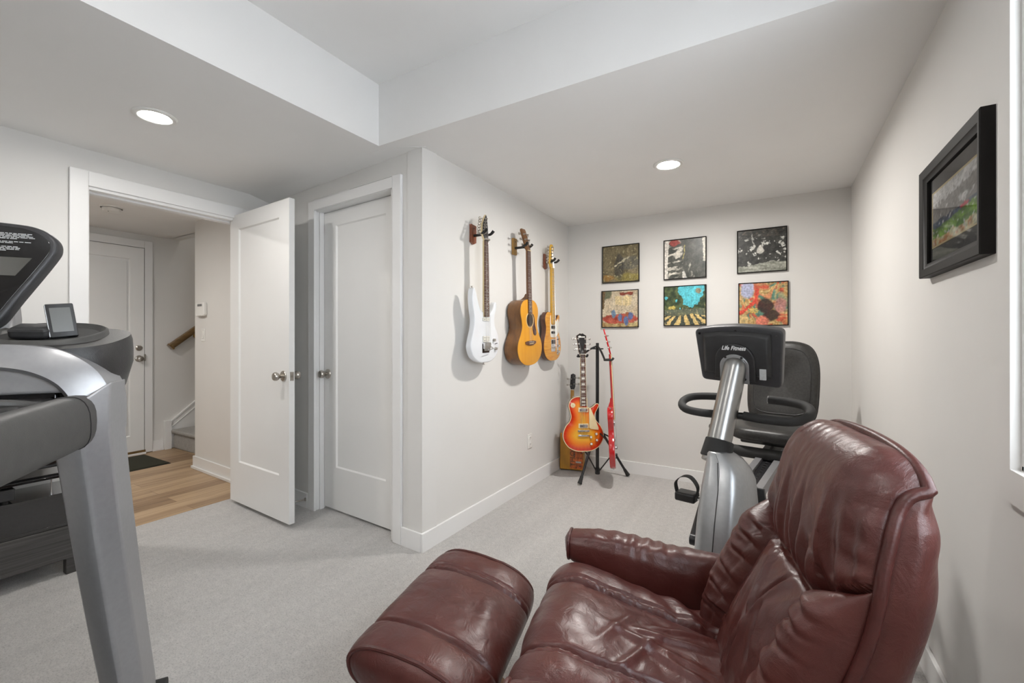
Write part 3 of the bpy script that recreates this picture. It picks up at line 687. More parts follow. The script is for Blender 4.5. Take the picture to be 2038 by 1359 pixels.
def hanger(loc, zc, label, mat, dist=.105, hw=.029, shape='arch', dz=0.0):
    r = thing('guitar_hanger', label, 'guitar hanger', (XG, loc, zc), PI / 2, 'wooden wall hangers for the guitars')
    pl = [(-.028, -.055), (0, -.068), (.028, -.055), (.028, .055), (-.028, .06)] if shape == 'arch' else rrect(-.027, .027, -.062, .062, .006)
    MB().prism(pl, -.018, 0, .003).build('wall_plate', mat, r)
    MB().cyl((.0, -.0185, .035), (.0, -.0205, .035), .004, 10).build('screw', 'blackmetal', r)
    MB().cyl((0, -.018, -.012), (0, -dist + .028, -.012), .009, 14).build('neck_arm', 'blackmetal', r)
    for s_ in (-1, 1):
        MB().tube(cr([(0, -dist + .030, -.012), (s_ * hw * .8, -dist + .026, -.012), (s_ * (hw + .006), -dist + .004, -.010), (s_ * (hw + .007), -dist - .012, -.004), (s_ * (hw + .010), -dist - .026, .012)], 6),
                  [.0075] * 12 + [.0085] * 7 + [.0095] * 6, 12).build('yoke_prong', 'rubber', r)
    return r

def hang(builder, name, label, Yc, zb, ztop_off, lean, roll, xoff, sc=1.0):
    g = thing(name, label, 'guitar', (XG + xoff, Yc, zb), PI / 2)
    builder(g)
    g.matrix_world = Matrix.Translation((XG + xoff, Yc, zb)) @ Matrix.Rotation(PI / 2, 4, 'Z') @ Matrix.Rotation(math.radians(roll), 4, 'Y') @ Matrix.Rotation(math.radians(lean), 4, 'X') @ Matrix.Scale(sc, 4)
    return g
GW = hang(white_guitar, 'electric_guitar', 'white electric guitar with black headstock hanging first on the alcove wall', 2.325, 1.035, .75, 0.0, -.8, .105)
GA = hang(acoustic_guitar, 'acoustic_guitar', 'acoustic guitar with amber spruce top and brown sides hanging in the middle', 2.885, .99, .85, 0.0, -2.6, .125)
GT = hang(tele_guitar, 'electric_guitar', 'flamed maple electric guitar with cream pickguard hanging nearest the alcove corner', 3.375, 1.000, .76, -.8, -.4, .078, 1.03)
hanger(2.315, 1.865, 'dark red wooden hanger holding the white electric guitar', 'hangwood', .118, dz=-.022)
hanger(2.845, 1.878, 'oak wooden hanger holding the acoustic guitar', 'hangoak', .118, .029, 'sq')
hanger(3.368, 1.846, 'dark red wooden hanger holding the flamed maple electric guitar', 'hangwood', .095)

# ---- sunburst guitar on the stand
OUT_LP = cr2([(0, 0), (.065, .005), (.125, .036), (.162, .092), (.166, .145), (.145, .20), (.108, .245), (.095, .285), (.108, .325), (.128, .360), (.130, .378), (.112, .383), (.085, .362), (.058, .348), (.034, .362),
              (.03, .430), (-.03, .440), (-.075, .432), (-.108, .405), (-.118, .365), (-.108, .32), (-.100, .28), (-.112, .24), (-.145, .20), (-.166, .145), (-.162, .092), (-.125, .036), (-.065, .005)], 6)
def les_guitar(g):
    MB().prism(OUT_LP, .002, .050, .004).build('body', 'darkmahog', g, sharp=50)
    rimmed_face(g, [(x * .992, .2 + (z - .2) * .992) for x, z in OUT_LP], 0.0, 'top', 'burst')
    MB().tube([(x, .0015, z) for x, z in OUT_LP], .0032, 8, closed=True).build('body_binding', 'cream', g)
    neck(g, .365, .790, .054, .043, -.016, 'mahog', 'rosewood', inlay='block', nfret=22, bridge=.155, bind='cream', nutmat='pearl')
    mt = Matrix.Translation((0, -.013, .792)) @ Matrix.Rotation(math.radians(-14), 4, 'X') @ Matrix.Translation((0, 0, -.792))
    hsp = [(-.022, .790), (.022, .790), (.032, .815), (.034, .86), (.042, .955), (.030, .962), (.012, .975), (0, .970), (-.012, .975), (-.030, .962), (-.042, .955), (-.034, .86), (-.032, .815)]
    h_ = MB().prism(hsp, 0, .015, .001, mt).build('headstock', 'mahog', g)
    MB().prism([(x * .97, .875 + (z - .875) * .985) for x, z in hsp], -.0012, .0004, 0, mt).build('head_face', 'glassblack', h_)
    text_mesh('headstock_logo', 'Gibson', .020, 'pearl', h_, mt @ Matrix.Translation((0, -.0015, .943)) @ Matrix.Rotation(PI / 2, 4, 'X'), .2)
    MB().prism([(-.008, .806), (.008, .806), (.0, .835)], -.0018, -.001, 0, mt).build('truss_cover', 'black', h_)
    tn = []
    for s_ in (-1, 1):
        for k in range(3):
            p = mt @ Vector((s_ * (.024 + .003 * k), -.002, .835 + k * .045)); tuner(g, p.x, p.y, p.z, s_, 'nickel')
    for k in range(6):
        s_ = -1 if k < 3 else 1; j = k if k < 3 else 5 - k; tn.append(mt @ Vector((s_ * (.024 + .003 * j), -.008, .835 + j * .045)))
    for nm, z in (('neck_pickup', .335), ('bridge_pickup', .205)):
        q = MB().prism(rrect(-.041, .041, z - .019, z + .019, .004), -.011, -.003, .001).build(nm, 'cream', g)
        MB().prism(rrect(-.033, .033, z - .012, z + .012, .003), -.0155, -.010, .002).build('pickup_cover', 'chrome', q)
    br = MB().prism(rrect(-.043, .043, .158, .172, .006), -.017, -.008, .002).build('bridge', 'nickel', g)
    for a in range(6): MB().box(((a - 2.5) * .0105, -.019, .165), (.008, .006, .009)).build('saddle', 'chrome', br)
    for s_ in (-1, 1): MB().cyl((s_ * .040, -.004, .165), (s_ * .040, -.014, .165), .009, 14).build('bridge_post', 'chrome', br)
    MB().prism(rrect(-.048, .048, .120, .134, .006), -.020, -.008, .004).build('tailpiece', 'chrome', g)
    pg = [(.046, .352), (.046, .190), (.060, .180), (.122, .172), (.124, .190), (.096, .262), (.068, .330), (.060, .352)]
    MB().prism(pg, -.0145, -.012, .001).build('pickguard', 'cream', g)
    for x, z in ((.060, .115), (.105, .140), (.062, .060), (.108, .090)):
        knob_k(g, x, z, -.004, .0125, 'brass', .012)
        MB().lathe([(0, .012), (.0095, .012), (.0085, .0155), (0, .0155)], 16, Matrix.Translation((x, -.004, z)) @ Matrix.Rotation(PI / 2, 4, 'X'), False).build('knob_cap', 'pearl', g)
    MB().cyl((-.085, -.002, .372), (-.085, -.0045, .372), .020, 24).build('switch_ring', 'cream', g)
    MB().tube([(-.085, -.004, .372), (-.083, -.018, .376)], .0035, 8).build('pickup_switch', 'pearl', g)
    strap_button(g, 0, 0, .025, (0, 0, -1)); strap_button(g, -.072, .432, .02, (-.3, 0, .95))
    strings(g, .127, .792, .052, .036, -.0215, -.019, tn)
g = thing('electric_guitar', 'cherry sunburst electric guitar with cream binding on the black tripod stand', 'guitar')
les_guitar(g); GL = g
g.matrix_world = Matrix.Translation((-1.352, 3.44, .250)) @ Matrix.Rotation(math.radians(36), 4, 'Z') @ Matrix.Rotation(math.radians(.5), 4, 'Y') @ Matrix.Rotation(math.radians(-5), 4, 'X') @ Matrix.Scale(1.02, 4)

# ---- red guitar held edge-on
OUT_SG = cr2([(0, 0), (.07, .006), (.135, .045), (.165, .11), (.150, .18), (.115, .24), (.112, .29), (.13, .34), (.136, .385), (.12, .392), (.085, .35), (.05, .335), (.03, .37), (-.03, .37), (-.05, .335), (-.085, .35), (-.12, .398), (-.136, .39), (-.13, .34), (-.112, .29), (-.115, .24), (-.150, .18), (-.165, .11), (-.135, .045), (-.07, .006)], 5)
def red_guitar(g):
    MB().prism(OUT_LP, 0, .052, .006).build('body', 'red', g, sharp=50)
    neck(g, .345, .815, .055, .043, -.012, 'red', 'rosewood', inlay='dot', nfret=22, bridge=.14, bind='cream', nutmat='pearl')
    MB().loft([[Vector((x * a, -.004 + y, z)) for x, y in ((-1, 0), (1, 0), (.8, d), (-.8, d))] for z, a, d in ((.425, .028, .052), (.445, .025, .045), (.475, .023, .03), (.50, .022, .026))]).build('neck_heel', 'red', g, .003)
    mt = Matrix.Translation((0, -.010, .817)) @ Matrix.Rotation(math.radians(-15), 4, 'X') @ Matrix.Translation((0, 0, -.817))
    MB().prism([(-.022, .815), (.022, .815), (.032, .84), (.040, 1.005), (0, .998), (-.040, 1.005), (-.032, .84)], 0, .014, .001, mt).build('headstock', 'red', g)
    tn = []
    for s_ in (-1, 1):
        for k in range(3):
            p = mt @ Vector((s_ * .025, -.002, .862 + k * .045)); tuner(g, p.x, p.y, p.z, s_, 'nickel')
    for k in range(6):
        s_ = -1 if k < 3 else 1; j = k if k < 3 else 5 - k; tn.append(mt @ Vector((s_ * .025, -.008, .862 + j * .045)))
    for nm, z in (('neck_pickup', .315), ('bridge_pickup', .195)): MB().prism(rrect(-.038, .038, z - .018, z + .018, .004), -.009, .001, .002).build(nm, 'chrome', g)
    MB().prism(rrect(-.043, .043, .14, .155, .006), -.014, .0, .002).build('bridge', 'chrome', g)
    for x, z in ((.085, .07), (.115, .115), (.125, .06)): knob_k(g, x, z, 0, .011, 'black', .015)
    strap_button(g, 0, 0, .025, (0, 0, -1)); strap_button(g, -.09, .425, .02, (-.3, 0, .95))
    strings(g, .147, .817, .052, .036, -.0165, -.015, tn)
g = thing('electric_guitar', 'glossy red guitar seen edge-on, held at the right of the tripod stand', 'guitar')
red_guitar(g); GR = g
# front (-y) turned towards the right of the room
g.matrix_world = Matrix.Translation((-1.085, 3.47, .150)) @ Matrix.Rotation(math.radians(106.5), 4, 'Z') @ Matrix.Rotation(math.radians(-3), 4, 'X') @ Matrix.Diagonal((1.0, .85, 1.12, 1))

# ---- tripod stand
sx_, sy_ = -1.29, 3.60
sd_ = thing('guitar_stand', 'black tripod guitar stand holding the sunburst and the red guitar', 'guitar stand', (sx_, sy_, 0))
MB().cyl((0, 0, .035), (0, 0, 1.10), .0145, 16).build('pole', 'blackmetal', sd_)
MB().lathe([(0, .030), (.020, .030), (.022, .07), (.016, .085), (0, .085)], 18, None, False).build('leg_hub', 'rubber', sd_)
MB().lathe([(0, .385), (.021, .385), (.023, .44), (.016, .45), (0, .45)], 18, None, False).build('leg_collar', 'rubber', sd_)
for fx, fy in ((-.055, -.255), (-.29, .150), (.215, .150)):
    a = Vector((fx, fy, 0)); top = a.normalized() * .018 + Vector((0, 0, .42)); foot = a + Vector((0, 0, .022))
    lg = MB().tube([top, foot], .0105, 12).build('leg', 'blackmetal', sd_)
    e = (foot - top).normalized()
    MB().tube([foot - e * .05, foot - e * .01, foot + e * .012], [.0125, .016, .019], 12).build('rubber_foot', 'rubber', lg)
    mid = top.lerp(foot, .52)
    MB().tube([a.normalized() * .016 + Vector((0, 0, .055)), mid], .0055, 8).build('brace', 'blackmetal', lg)
hd = MB(); hd.box((0, 0, 1.10), (.10, .03, .010)); hd.cyl((0, 0, 1.085), (0, 0, 1.15), .013, 14); hd.build('head_block', 'rubber', sd_, .003)
inv = Matrix.Translation((-sx_, -sy_, 0))
def yoke(name, gm, z, start, hw=.030):
    c = inv @ (gm @ Vector((0, .012, z)))
    u = (gm.to_3x3() @ Vector((1, 0, 0))).normalized(); v = (gm.to_3x3() @ Vector((0, 1, 0))).normalized()
    back = c + v * .035
    arm = MB().tube(cr([start, start.lerp(back, .5) + Vector((0, 0, .012)), back], 5), .0085, 10).build(name, 'blackmetal', sd_)
    for s_ in (-1, 1):
        MB().tube(cr([back, c + u * s_ * hw * .8 + v * .034, c + u * s_ * (hw + .006) + v * .010, c + u * s_ * (hw + .008) - v * .022, c + u * s_ * (hw + .010) - v * .034 + Vector((0, 0, .012))], 5), .009, 10).build('yoke_prong', 'rubber', arm)
    MB().tube([c + u * (hw + .008) - v * .026, c - u * (hw + .008) - v * .026], .0045, 8).build('lock_bar', 'rubber', arm)
yoke('neck_arm', GL.matrix_world, .775, Vector((0, 0, 1.125)))
yoke('neck_arm', GR.matrix_world, .775, Vector((0, 0, 1.125)))
# body rests
for gm, zz, wd in ((GL.matrix_world, .10, .11), (GR.matrix_world, .20, .10)):
    for s_ in (-1, 1):
        c = inv @ (gm @ Vector((s_ * wd, .054, zz)))
        MB().tube(cr([(0, 0, .40), (c * .5) + Vector((0, 0, .20)), c], 5), .006, 10).tube([c, c - (gm.to_3x3() @ Vector((0, 1, 0))).normalized() * .012], .011, 12).build('body_rest', 'rubber', sd_)

# ---- cigar-box style small guitar in the corner
cb = thing('box_guitar', 'small homemade guitar with printed orange crate body and slim neck in the alcove corner', 'guitar')
MB().box((0, .045, .155), (.215, .085, .29)).build('body', plain('printed_orange_box', (0.55, 0.26, 0.025), .45, v=.35, scale=9, stretch=(1, 1, .5)), cb, .004)
bf = MB()
bf.box((.045, .0012, .155), (.118, .001, .27)); bf.build('printed_label', plain('orange_red_print', (0.52, 0.12, 0.025), .45, v=.6, scale=30), cb)
text_mesh('body_lettering', 'THOMA', .062, 'mahog', cb, Matrix.Translation((.012, .0004, .145)) @ Matrix.Rotation(PI / 2, 4, 'X') @ Matrix.Rotation(PI / 2, 4, 'Z'), 0)
MB().box((.065, .0, .075), (.05, .006, .014)).build('bridge', 'nickel', cb, .002)
for k in range(18):
    MB().box((.045 + .045 * math.sin(k * 2.3), .0004, .03 + .013 * k), (.010 + .006 * math.sin(k), .0012, .006)).build('printed_mark', 'black', cb)
MB().prism([(-.017, .28), (.017, .28), (.015, .665), (-.015, .665)], -.004, .018, .003).build('neck', 'mahog', cb)
MB().prism([(-.0165, .285), (.0165, .285), (.0145, .66), (-.0145, .66)], -.0065, -.003).build('fretboard', 'hangoak', cb)
MB().prism([(-.015, .665), (.015, .665), (.025, .69), (.022, .79), (.0, .80), (-.022, .79), (-.025, .69)], .0, .014, .002, Matrix.Translation((0, 0, .66)) @ Matrix.Rotation(math.radians(-12), 4, 'X') @ Matrix.Translation((0, 0, -.66))).build('headstock', 'black', cb)
for s_, z in ((-1, .70), (-1, .75), (1, .71), (1, .76)): tuner(cb, s_ * .014, .012 + (z - .66) * .2, z, s_)
MB().box((0, -.006, .663), (.03, .006, .005)).build('nut', 'pearl', cb)
cb.matrix_world = Matrix.Translation((-1.548, 3.64, .004)) @ Matrix.Rotation(math.radians(12), 4, 'Z') @ Matrix.Rotation(math.radians(-4), 4, 'X') @ Matrix.Diagonal((.98, 1, 1.09, 1))

# ================================================================== FRAMED PRINTS
def nv(x, y, s, o=0): return noise.noise(Vector((x * s + o, y * s - o, o * .37)))
def mixc(a, b_, t):
    t = max(0, min(1, t)); return tuple(a[i] * (1 - t) + b_[i] * t for i in range(3))
def blob(u, v, cu, cv, ru, rv, soft=.25): return max(0, min(1, (1 - math.sqrt(((u - cu) / ru) ** 2 + ((v - cv) / rv) ** 2)) / soft))
def seg(u, v, a, b_, w_):
    dx, dy = b_[0] - a[0], b_[1] - a[1]; t = max(0, min(1, ((u - a[0]) * dx + (v - a[1]) * dy) / (dx * dx + dy * dy)))
    d = math.hypot(u - a[0] - dx * t, v - a[1] - dy * t); return max(0, min(1, (w_ - d) / (w_ * .5) ))
def art_olive(u, v):
    c = mixc((.13, .105, .055), (.20, .165, .095), .5 + nv(u, v, 5, 1) * 1.2)
    c = mixc(c, (.12, .13, .13), blob(u, v, .75, .5, .35, .22) * .5)
    c = mixc(c, (.30, .25, .06), blob(u, v, .75, .10, .45, .12) * .7); c = mixc(c, (.34, .17, .03), blob(u, v, .15, .12, .2, .1) * .6)
    c = mixc(c, (.05, .05, .045), blob(u, v, .47, .42, .16, .42) * .75); c = mixc(c, (.55, .50, .36), seg(u, v, (.35, .45), (.74, .68), .022) * .9)
    return mixc(c, (.42, .38, .22), max(0, nv(u, v, 16, 8) - .25) * 2)
def art_mono(u, v):
    c = mixc((.035, .04, .032), (.09, .09, .075), .5 + nv(u, v, 8, 3))
    c = mixc(c, (.62, .58, .50), max(0, nv(u * .5 + v * .9, v * 2.4 - u, 5, 5) - .05) * 5 * blob(u, v, .2, .55, .3, .6) )
    c = mixc(c, (.70, .66, .60), 1 if u < .10 + .03 * nv(u, v, 4, 1) else 0); c = mixc(c, (.68, .64, .54), 1 if u > .95 - .05 * (v - .5) and v > .4 else 0)
    c = mixc(c, (.33, .05, .04), blob(u, v, .25, .93, .16, .08)); c = mixc(c, (.45, .43, .36), max(0, nv(u * 2, v * .8, 9, 9)) * 2.2 * blob(u, v, .62, .15, .22, .25))
    c = mixc(c, (.42, .36, .12), seg(u, v, (.52, .85), (.47, .5), .014))
    return mixc(c, (.66, .64, .58), blob(u, v, .49, .03, .05, .16))
def art_black(u, v):
    c = mixc((.022, .022, .02), (.06, .06, .052), .5 + nv(u, v, 12, 2))
    k = nv(u, v, 9, 4) * .6 + nv(u, v, 24, 6) * .6
    c = mixc(c, (.62, .62, .57), max(0, k - .27) * 12 * max(0, 1 - abs(v - .45) / .45))
    c = mixc(c, (.66, .64, .58), blob(u, v, .48, .52, .085, .11)); c = mixc(c, (.6, .6, .55), seg(u, v, (.31, .92), (.31, .56), .009) * .8)
    if v < .16 + .05 * nv(u, v, 3, 1) + .05 * u: c = mixc((.20, .21, .17), (.42, .42, .36), .5 + nv(u * .6, v * 3, 8, 5))
    c = mixc(c, (.16, .13, .10), max(0, nv(u * 2, v * 5, 9, 7)) * (1 if v > .83 else 0)); return c
def art_beige(u, v):
    c = mixc((.50, .40, .27), (.62, .54, .40), .5 + nv(u, v, 5, 2))
    c = mixc(c, (.62, .50, .28), 1 if .36 < u < .84 and .60 < v < .85 and not .58 < u < .60 else 0); c = mixc(c, (.22, .05, .03), 1 if .5 < u < .88 and .88 < v < .95 else 0)
    c = mixc(c, (.14, .15, .09), blob(u, v, .08, .95, .22, .2)); c = mixc(c, (.15, .10, .05), 1 if u < .07 and v > .5 else 0)
    if v < .12: c = mixc((.34, .20, .08), (.55, .45, .22), .5 + nv(u, v, 9, 3))
    if .10 < v < .36: c = mixc(c, mixc((.36, .055, .035), (.48, .12, .08), .5 + nv(u, v, 9, 4)), blob(u, v, .5, .22, .52, .17, .1))
    for a, b_, col in ((.33, .38, (.16, .24, .34)), (.52, .26, (.12, .17, .30)), (.72, .30, (.34, .11, .05)), (.8, .28, (.10, .13, .26)), (.68, .14, (.12, .18, .34))): c = mixc(c, col, blob(u, v, a, b_, .075, .13))
    return c
def art_park(u, v):
    sky = blob(u, v, .66, 1.05, .34, .62, .2) if u > .35 else 0
    c = mixc((.025, .045, .02), (.10, .13, .05), .5 + nv(u, v, 11, 2) * 1.3)
    if sky > .3 + nv(u, v, 9, 5) * .6: c = (.10, .52, .60)
    c = mixc(c, (.30, .26, .16), blob(u, v, .83, .87, .08, .06)); c = mixc(c, (.62, .50, .12), blob(u, v, .2, .46, .1, .06))
    if v < .42: c = mixc((.10, .12, .09), (.16, .17, .10), .5 + nv(u, v, 8, 6))
    if v < .26:
        x = (u - .5) / (.45 + (.26 - v) * 1.6); c = (.68, .50, .20) if int(math.floor(x * 7 + 50)) % 2 == 0 else (.055, .065, .05)
    return mixc(c, (.6, .5, .25), max(0, nv(u, v, 20, 9) - .35) * 2.2 if v < .5 else 0)
def art_swirl(u, v):
    a = nv(u, v, 3, 1) * 1.4; uu, vv = u + a * .25, v + nv(u, v, 3, 7) * .3
    k = .5 + .5 * math.sin(22 * nv(uu, vv, 2.2, 3))
    c = mixc((.42, .25, .08), (.60, .44, .20), k); c = mixc(c, (.55, .10, .05), max(0, nv(uu, vv, 6, 11)) * 2.6); c = mixc(c, (.10, .22, .16), max(0, nv(uu, vv, 7, 21) - .12) * 2.6)
    c = mixc(c, (.42, .44, .60), blob(u, v, .17, .86, .17, .24)); c = mixc(c, (.62, .07, .04), max(seg(u, v, (.02, .28), (.32, .55), .05), seg(u, v, (.32, .55), (.38, .84), .055)))
    c = mixc(c, (.035, .018, .015), max(blob(u, v, .56, .46, .2, .2), blob(u, v, .68, .22, .2, .15)) * .95); c = mixc(c, (.66, .20, .13), blob(u, v, .48, .08, .15, .15))
    c = mixc(c, (.55, .20, .20), blob(u, v, .86, .45, .14, .2) * .7)
    if .2 < u < .4 and .3 < v < .42 and int((v + u * .15) * 60) % 2: c = (.72, .5, .1)
    return c
def art_sheet(name, w_, h_, fn, parent, y, n=110, rough='art', z0=0.0):
    me = bpy.data.meshes.new(name); vs = []; fs = []; m_ = int(n * h_ / w_)
    for j in range(m_ + 1):
        for i in range(n + 1): vs.append((-w_ / 2 + w_ * i / n, y, -h_ / 2 + h_ * j / m_ + z0))
    for j in range(m_):
        for i in range(n): a = j * (n + 1) + i; fs.append((a, a + 1, a + n + 2, a + n + 1))
    me.from_pydata(vs, [], fs); at = me.attributes.new('art', 'FLOAT_COLOR', 'POINT')
    for k in range(len(vs)):
        i = k % (n + 1); j = k // (n + 1); uu, vv = i / n, j / m_; wu = .035 * nv(uu, vv, 6, 31) + .022 * nv(uu, vv, 19, 3); wv = .035 * nv(uu, vv, 6, 47) + .022 * nv(uu, vv, 19, 5); gk = 1 + .5 * nv(uu, vv, 26, 13) + .3 * nv(uu, vv, 9, 17); c = tuple(q * gk for q in fn(uu + wu, vv + wv)); at.data[k].color = (max(0, c[0]), max(0, c[1]), max(0, c[2]), 1)
    me.materials.append(M[rough]); o = bpy.data.objects.new(name, me); COL.objects.link(o); o.parent = parent; return o
def frame_mb(w_, h_, b_, d, lip=0.0):
    m = MB(); W, H = w_ / 2, h_ / 2
    prof = [(0, 0), (0, -d * .92), (b_ * .06, -d), (b_ * .62, -d * .86), (b_ * .70, -d * .74), (b_, -d * .62), (b_, 0)]
    rings = []
    for sx, sz in ((-1, -1), (1, -1), (1, 1), (-1, 1)): rings.append([Vector((sx * (W - a), y, sz * (H - a))) for a, y in prof])
    rings.append(rings[0]); return m.loft(rings, False, True, False)
for (x, z, fn, lab) in ((-1.169, 1.855, art_olive, 'olive brown print with a pale diagonal streak, top left of the six framed prints'),
                        (-.629, 1.850, art_mono, 'charcoal and white print with pale strip at its left, top middle framed print'),
                        (-.074, 1.862, art_black, 'black print with scattered white shapes, top right of the six framed prints'),
                        (-1.175, 1.452, art_beige, 'beige print with a red brown couch band, bottom left of the six framed prints'),
                        (-.629, 1.460, art_park, 'teal sky and green trees print with cream stripes, bottom middle framed print'),
                        (-.065, 1.452, art_swirl, 'orange and red swirling print, bottom right framed print above the exercise bike')):
    fr = thing('framed_print', lab, 'framed print', (x, YB, z), 0, 'square black framed prints on the back wall')
    frame_mb(.334, .334, .008, .019).build('frame', 'frameblack', fr)
    MB().box((0, -.004, 0), (.326, .006, .326)).build('backing', 'black', fr)
    art_sheet('artwork', .319, .319, fn, fr, -.0125)
pic = thing('framed_picture', 'large black framed picture with grey mat on the right wall beside the window', 'framed picture', (XR_, 1.81, 1.585), -PI / 2)
PW, PH = .505, .352
def art_big(u, v):  # picture colours; grey, dark blue band and white specks paint in a glass reflection
    c = mixc((.15, .145, .14), (.20, .195, .19), .5 + nv(u, v, 7, 2))
    if v > .80 + .09 * abs(nv(u, v, 14, 3)) * 2 - .12 * (1 - u): c = (.62, .60, .55)
    if v < .46: c = mixc((.02, .03, .06), (.06, .09, .14), .5 + nv(u, v, 12, 5))
    if v < .36 + .08 * (u - .5): c = mixc((.04, .10, .015), (.17, .30, .04), .5 + nv(u, v, 9, 6))
    if v < .13 + .06 * nv(u, v, 5, 2): c = mixc((.30, .13, .04), (.55, .45, .30), .5 + nv(u, v, 14, 7))
    c = mixc(c, (.62, .64, .64), max(0, nv(u, v, 17, 8) - .36) * 7 * (1 if v < .62 else 0)); c = mixc(c, (.42, .03, .06), blob(u, v, .74, .42, .10, .05)); c = mixc(c, (.45, .52, .50), blob(u, v, .72, .58, .10, .07))
    return tuple(min(.9, q * 2.3) for q in c)
frame_mb(.53, .37, .045, .030).build('frame', 'frameblack', pic, 0)
MB().box((0, -.003, 0), (.50, .005, .34)).build('backing', 'black', pic)
art_sheet('mat_board', .445, .285, lambda u, v: (.055, .056, .060), pic, -.0075, 40)
art_sheet('photograph', .385, .175, art_big, pic, -.0095, 90)
frame_mb(.397, .187, .006, .0025).build('mat_bevel', 'cream', pic).location = (0, -.0078, 0)
MB().add([(-.221, -.013, -.141), (.221, -.013, -.141), (.221, -.013, .141), (-.221, -.013, .141)], [(0, 1, 2, 3)]).build('picture_glass', 'picglass', pic)
for o_ in pic.children:
    if o_.name.startswith('picture_glass') and o_.data.polygons[0].normal.y > 0: o_.data.flip_normals()

# ================================================================== RECUMBENT EXERCISE BIKE
bk = thing('exercise_bike', 'grey recumbent exercise bike with black seat and console behind the armchair', 'exercise bike', (-.148, 2.240, 0), math.radians(-11))
mc = Matrix.Translation((.006, 0, 1.118)) @ Matrix.Rotation(math.radians(14), 4, 'X') @ Matrix.Rotation(math.radians(-2.0), 4, 'Y').inverted()
co = [(-.155, -.134), (.176, -.147), (.186, .112), (.09, .128), (0, .132), (-.09, .127), (-.180, .112)]
cs = MB().prism(round_poly(co, .022, 5), -.004, .060, .010, mc, steps=4).build('console', 'consolegrey', bk, sharp=50)
m = MB()
m.loft([[Vector(p) for p in [(s_ * x, y, z) for s_, x, z in ((-1, a, -b_), (1, a, -b_ - .008), (1, a, b_), (.5, a, b_ + .012), (-.5, a, b_ + .012), (-1, a, b_))]] for y, a, b_ in ((-.002, .145, .098), (-.022, .132, .086), (-.027, .122, .078))], mt=mc)
m.build('console_back', 'black', cs, .006, 3)
arch = [(.082 * math.cos(a), -.02 + .078 * math.sin(a)) for a in [PI * k / 20 for k in range(21)]]
MB().prism(arch + [(-.086, -.11), (.086, -.115)], -.040, -.020, .007, mc).build('logo_boss', 'black', cs)
arch = [(.060 * math.cos(a), -.045 + .055 * math.sin(a)) for a in [PI * k / 20 for k in range(21)]]
MB().prism(arch + [(-.060, -.118), (.060, -.124)], -.047, -.036, .003, mc).build('mount_plate', 'silverdark', cs)
for x, z in ((-.035, -.003), (.032, -.003), (.045, -.102), (-.045, -.10)): MB().cyl((x, -.0475, z), (x, -.0485, z), .0055, 12, mc).build('bolt', 'black', cs)
for x, z in ((-.157, .094), (0, .108), (.160, .090)): MB().cyl((x, -.0045, z), (x, -.0055, z), .0055, 12, mc).build('screw_hole', 'glassblack', cs)
MB().prism(rrect(.098, .124, -.105, -.055, .002), -.0285, -.026, 0, mc).build('rating_label', 'text', cs)
text_mesh('console_lettering', 'Life Fitness', .027, 'whiteprint', cs, mc @ Matrix.Translation((-.002, -.0412, .038)) @ Matrix.Rotation(PI / 2, 4, 'X'), .35, .0006, .82)
MB().prism(rrect(-.15, .15, -.10, .09, .01), .060, .066, .002, mc).build('display', 'glassblack', cs)
MB().tube([(-.040, -.175, .655), (-.030, -.138, .73), (.008, -.030, 1.055), (.0095, -.024, 1.074), (.0105, -.019, 1.088), (.011, -.016, 1.097), (.0115, -.014, 1.101)], [.050, .050, .0485, .047, .040, .027, .010], 28).build('console_post', 'steel', bk)
ax = (Vector((.008, -.030, 1.055)) - Vector((-.030, -.138, .73))).normalized(); c0 = Vector((-.034, -.160, .672))
MB().tube([c0 + ax * -.004, c0, c0 + ax * .075, c0 + ax * .078], [.060, .064, .057, .053], 28).build('post_boot', 'rubber', bk)
# shroud: two half shells meeting at the front seam
def shroud(sgn):
    rings = []
    tab = [(0, .02, .102, .24, -.44), (.18, .02, .104, .24, -.43), (.45, .02, .098, .19, -.36), (.58, .018, .090, .15, -.305), (.635, .014, .080, .115, -.275), (.675, .004, .064, .085, -.25), (.70, -.012, .047, .06, -.232), (.708, -.018, .034, .04, -.222)]
    for z, cx, hw, hd, yf in [(a, *interp([tuple(t_) for t_ in tab], a)) for a in [0.03, .1, .18, .26, .34, .42, .48, .53, .58, .61, .635, .655, .675, .69, .70, .706, .708]]:
        r = []
        for k in range(15):
            a = PI * k / 14  # front to back
            x = cx + sgn * hw * max(0, math.sin(a)) ** .55; y = (yf + hd) - hd * math.copysign(abs(math.cos(a)) ** .8, math.cos(a))
            r.append(Vector((x + sgn * .0006, y, z)))
        rings.append(r)
    return MB().loft(rings, True, True)
shl = shroud(-1).build('shroud_half', 'silverdark', bk, sharp=50); shr = shroud(1).build('shroud_half', 'silverdark', bk, sharp=50)
MB().tube([(.02, -.438, .05), (.02, -.4315, .18), (.02, -.3615, .45), (.018, -.307, .58), (0, -.252, .675)], .0016, 6).build('shroud_seam', 'black', bk)
for x, y, z in ((.050, -.256, .648), (.070, -.368, .36), (-.045, -.385, .33)):
    MB().cyl((x, y + .003, z), (x, y + .022, z), .0075, 12).build('shroud_screw', 'black', bk)
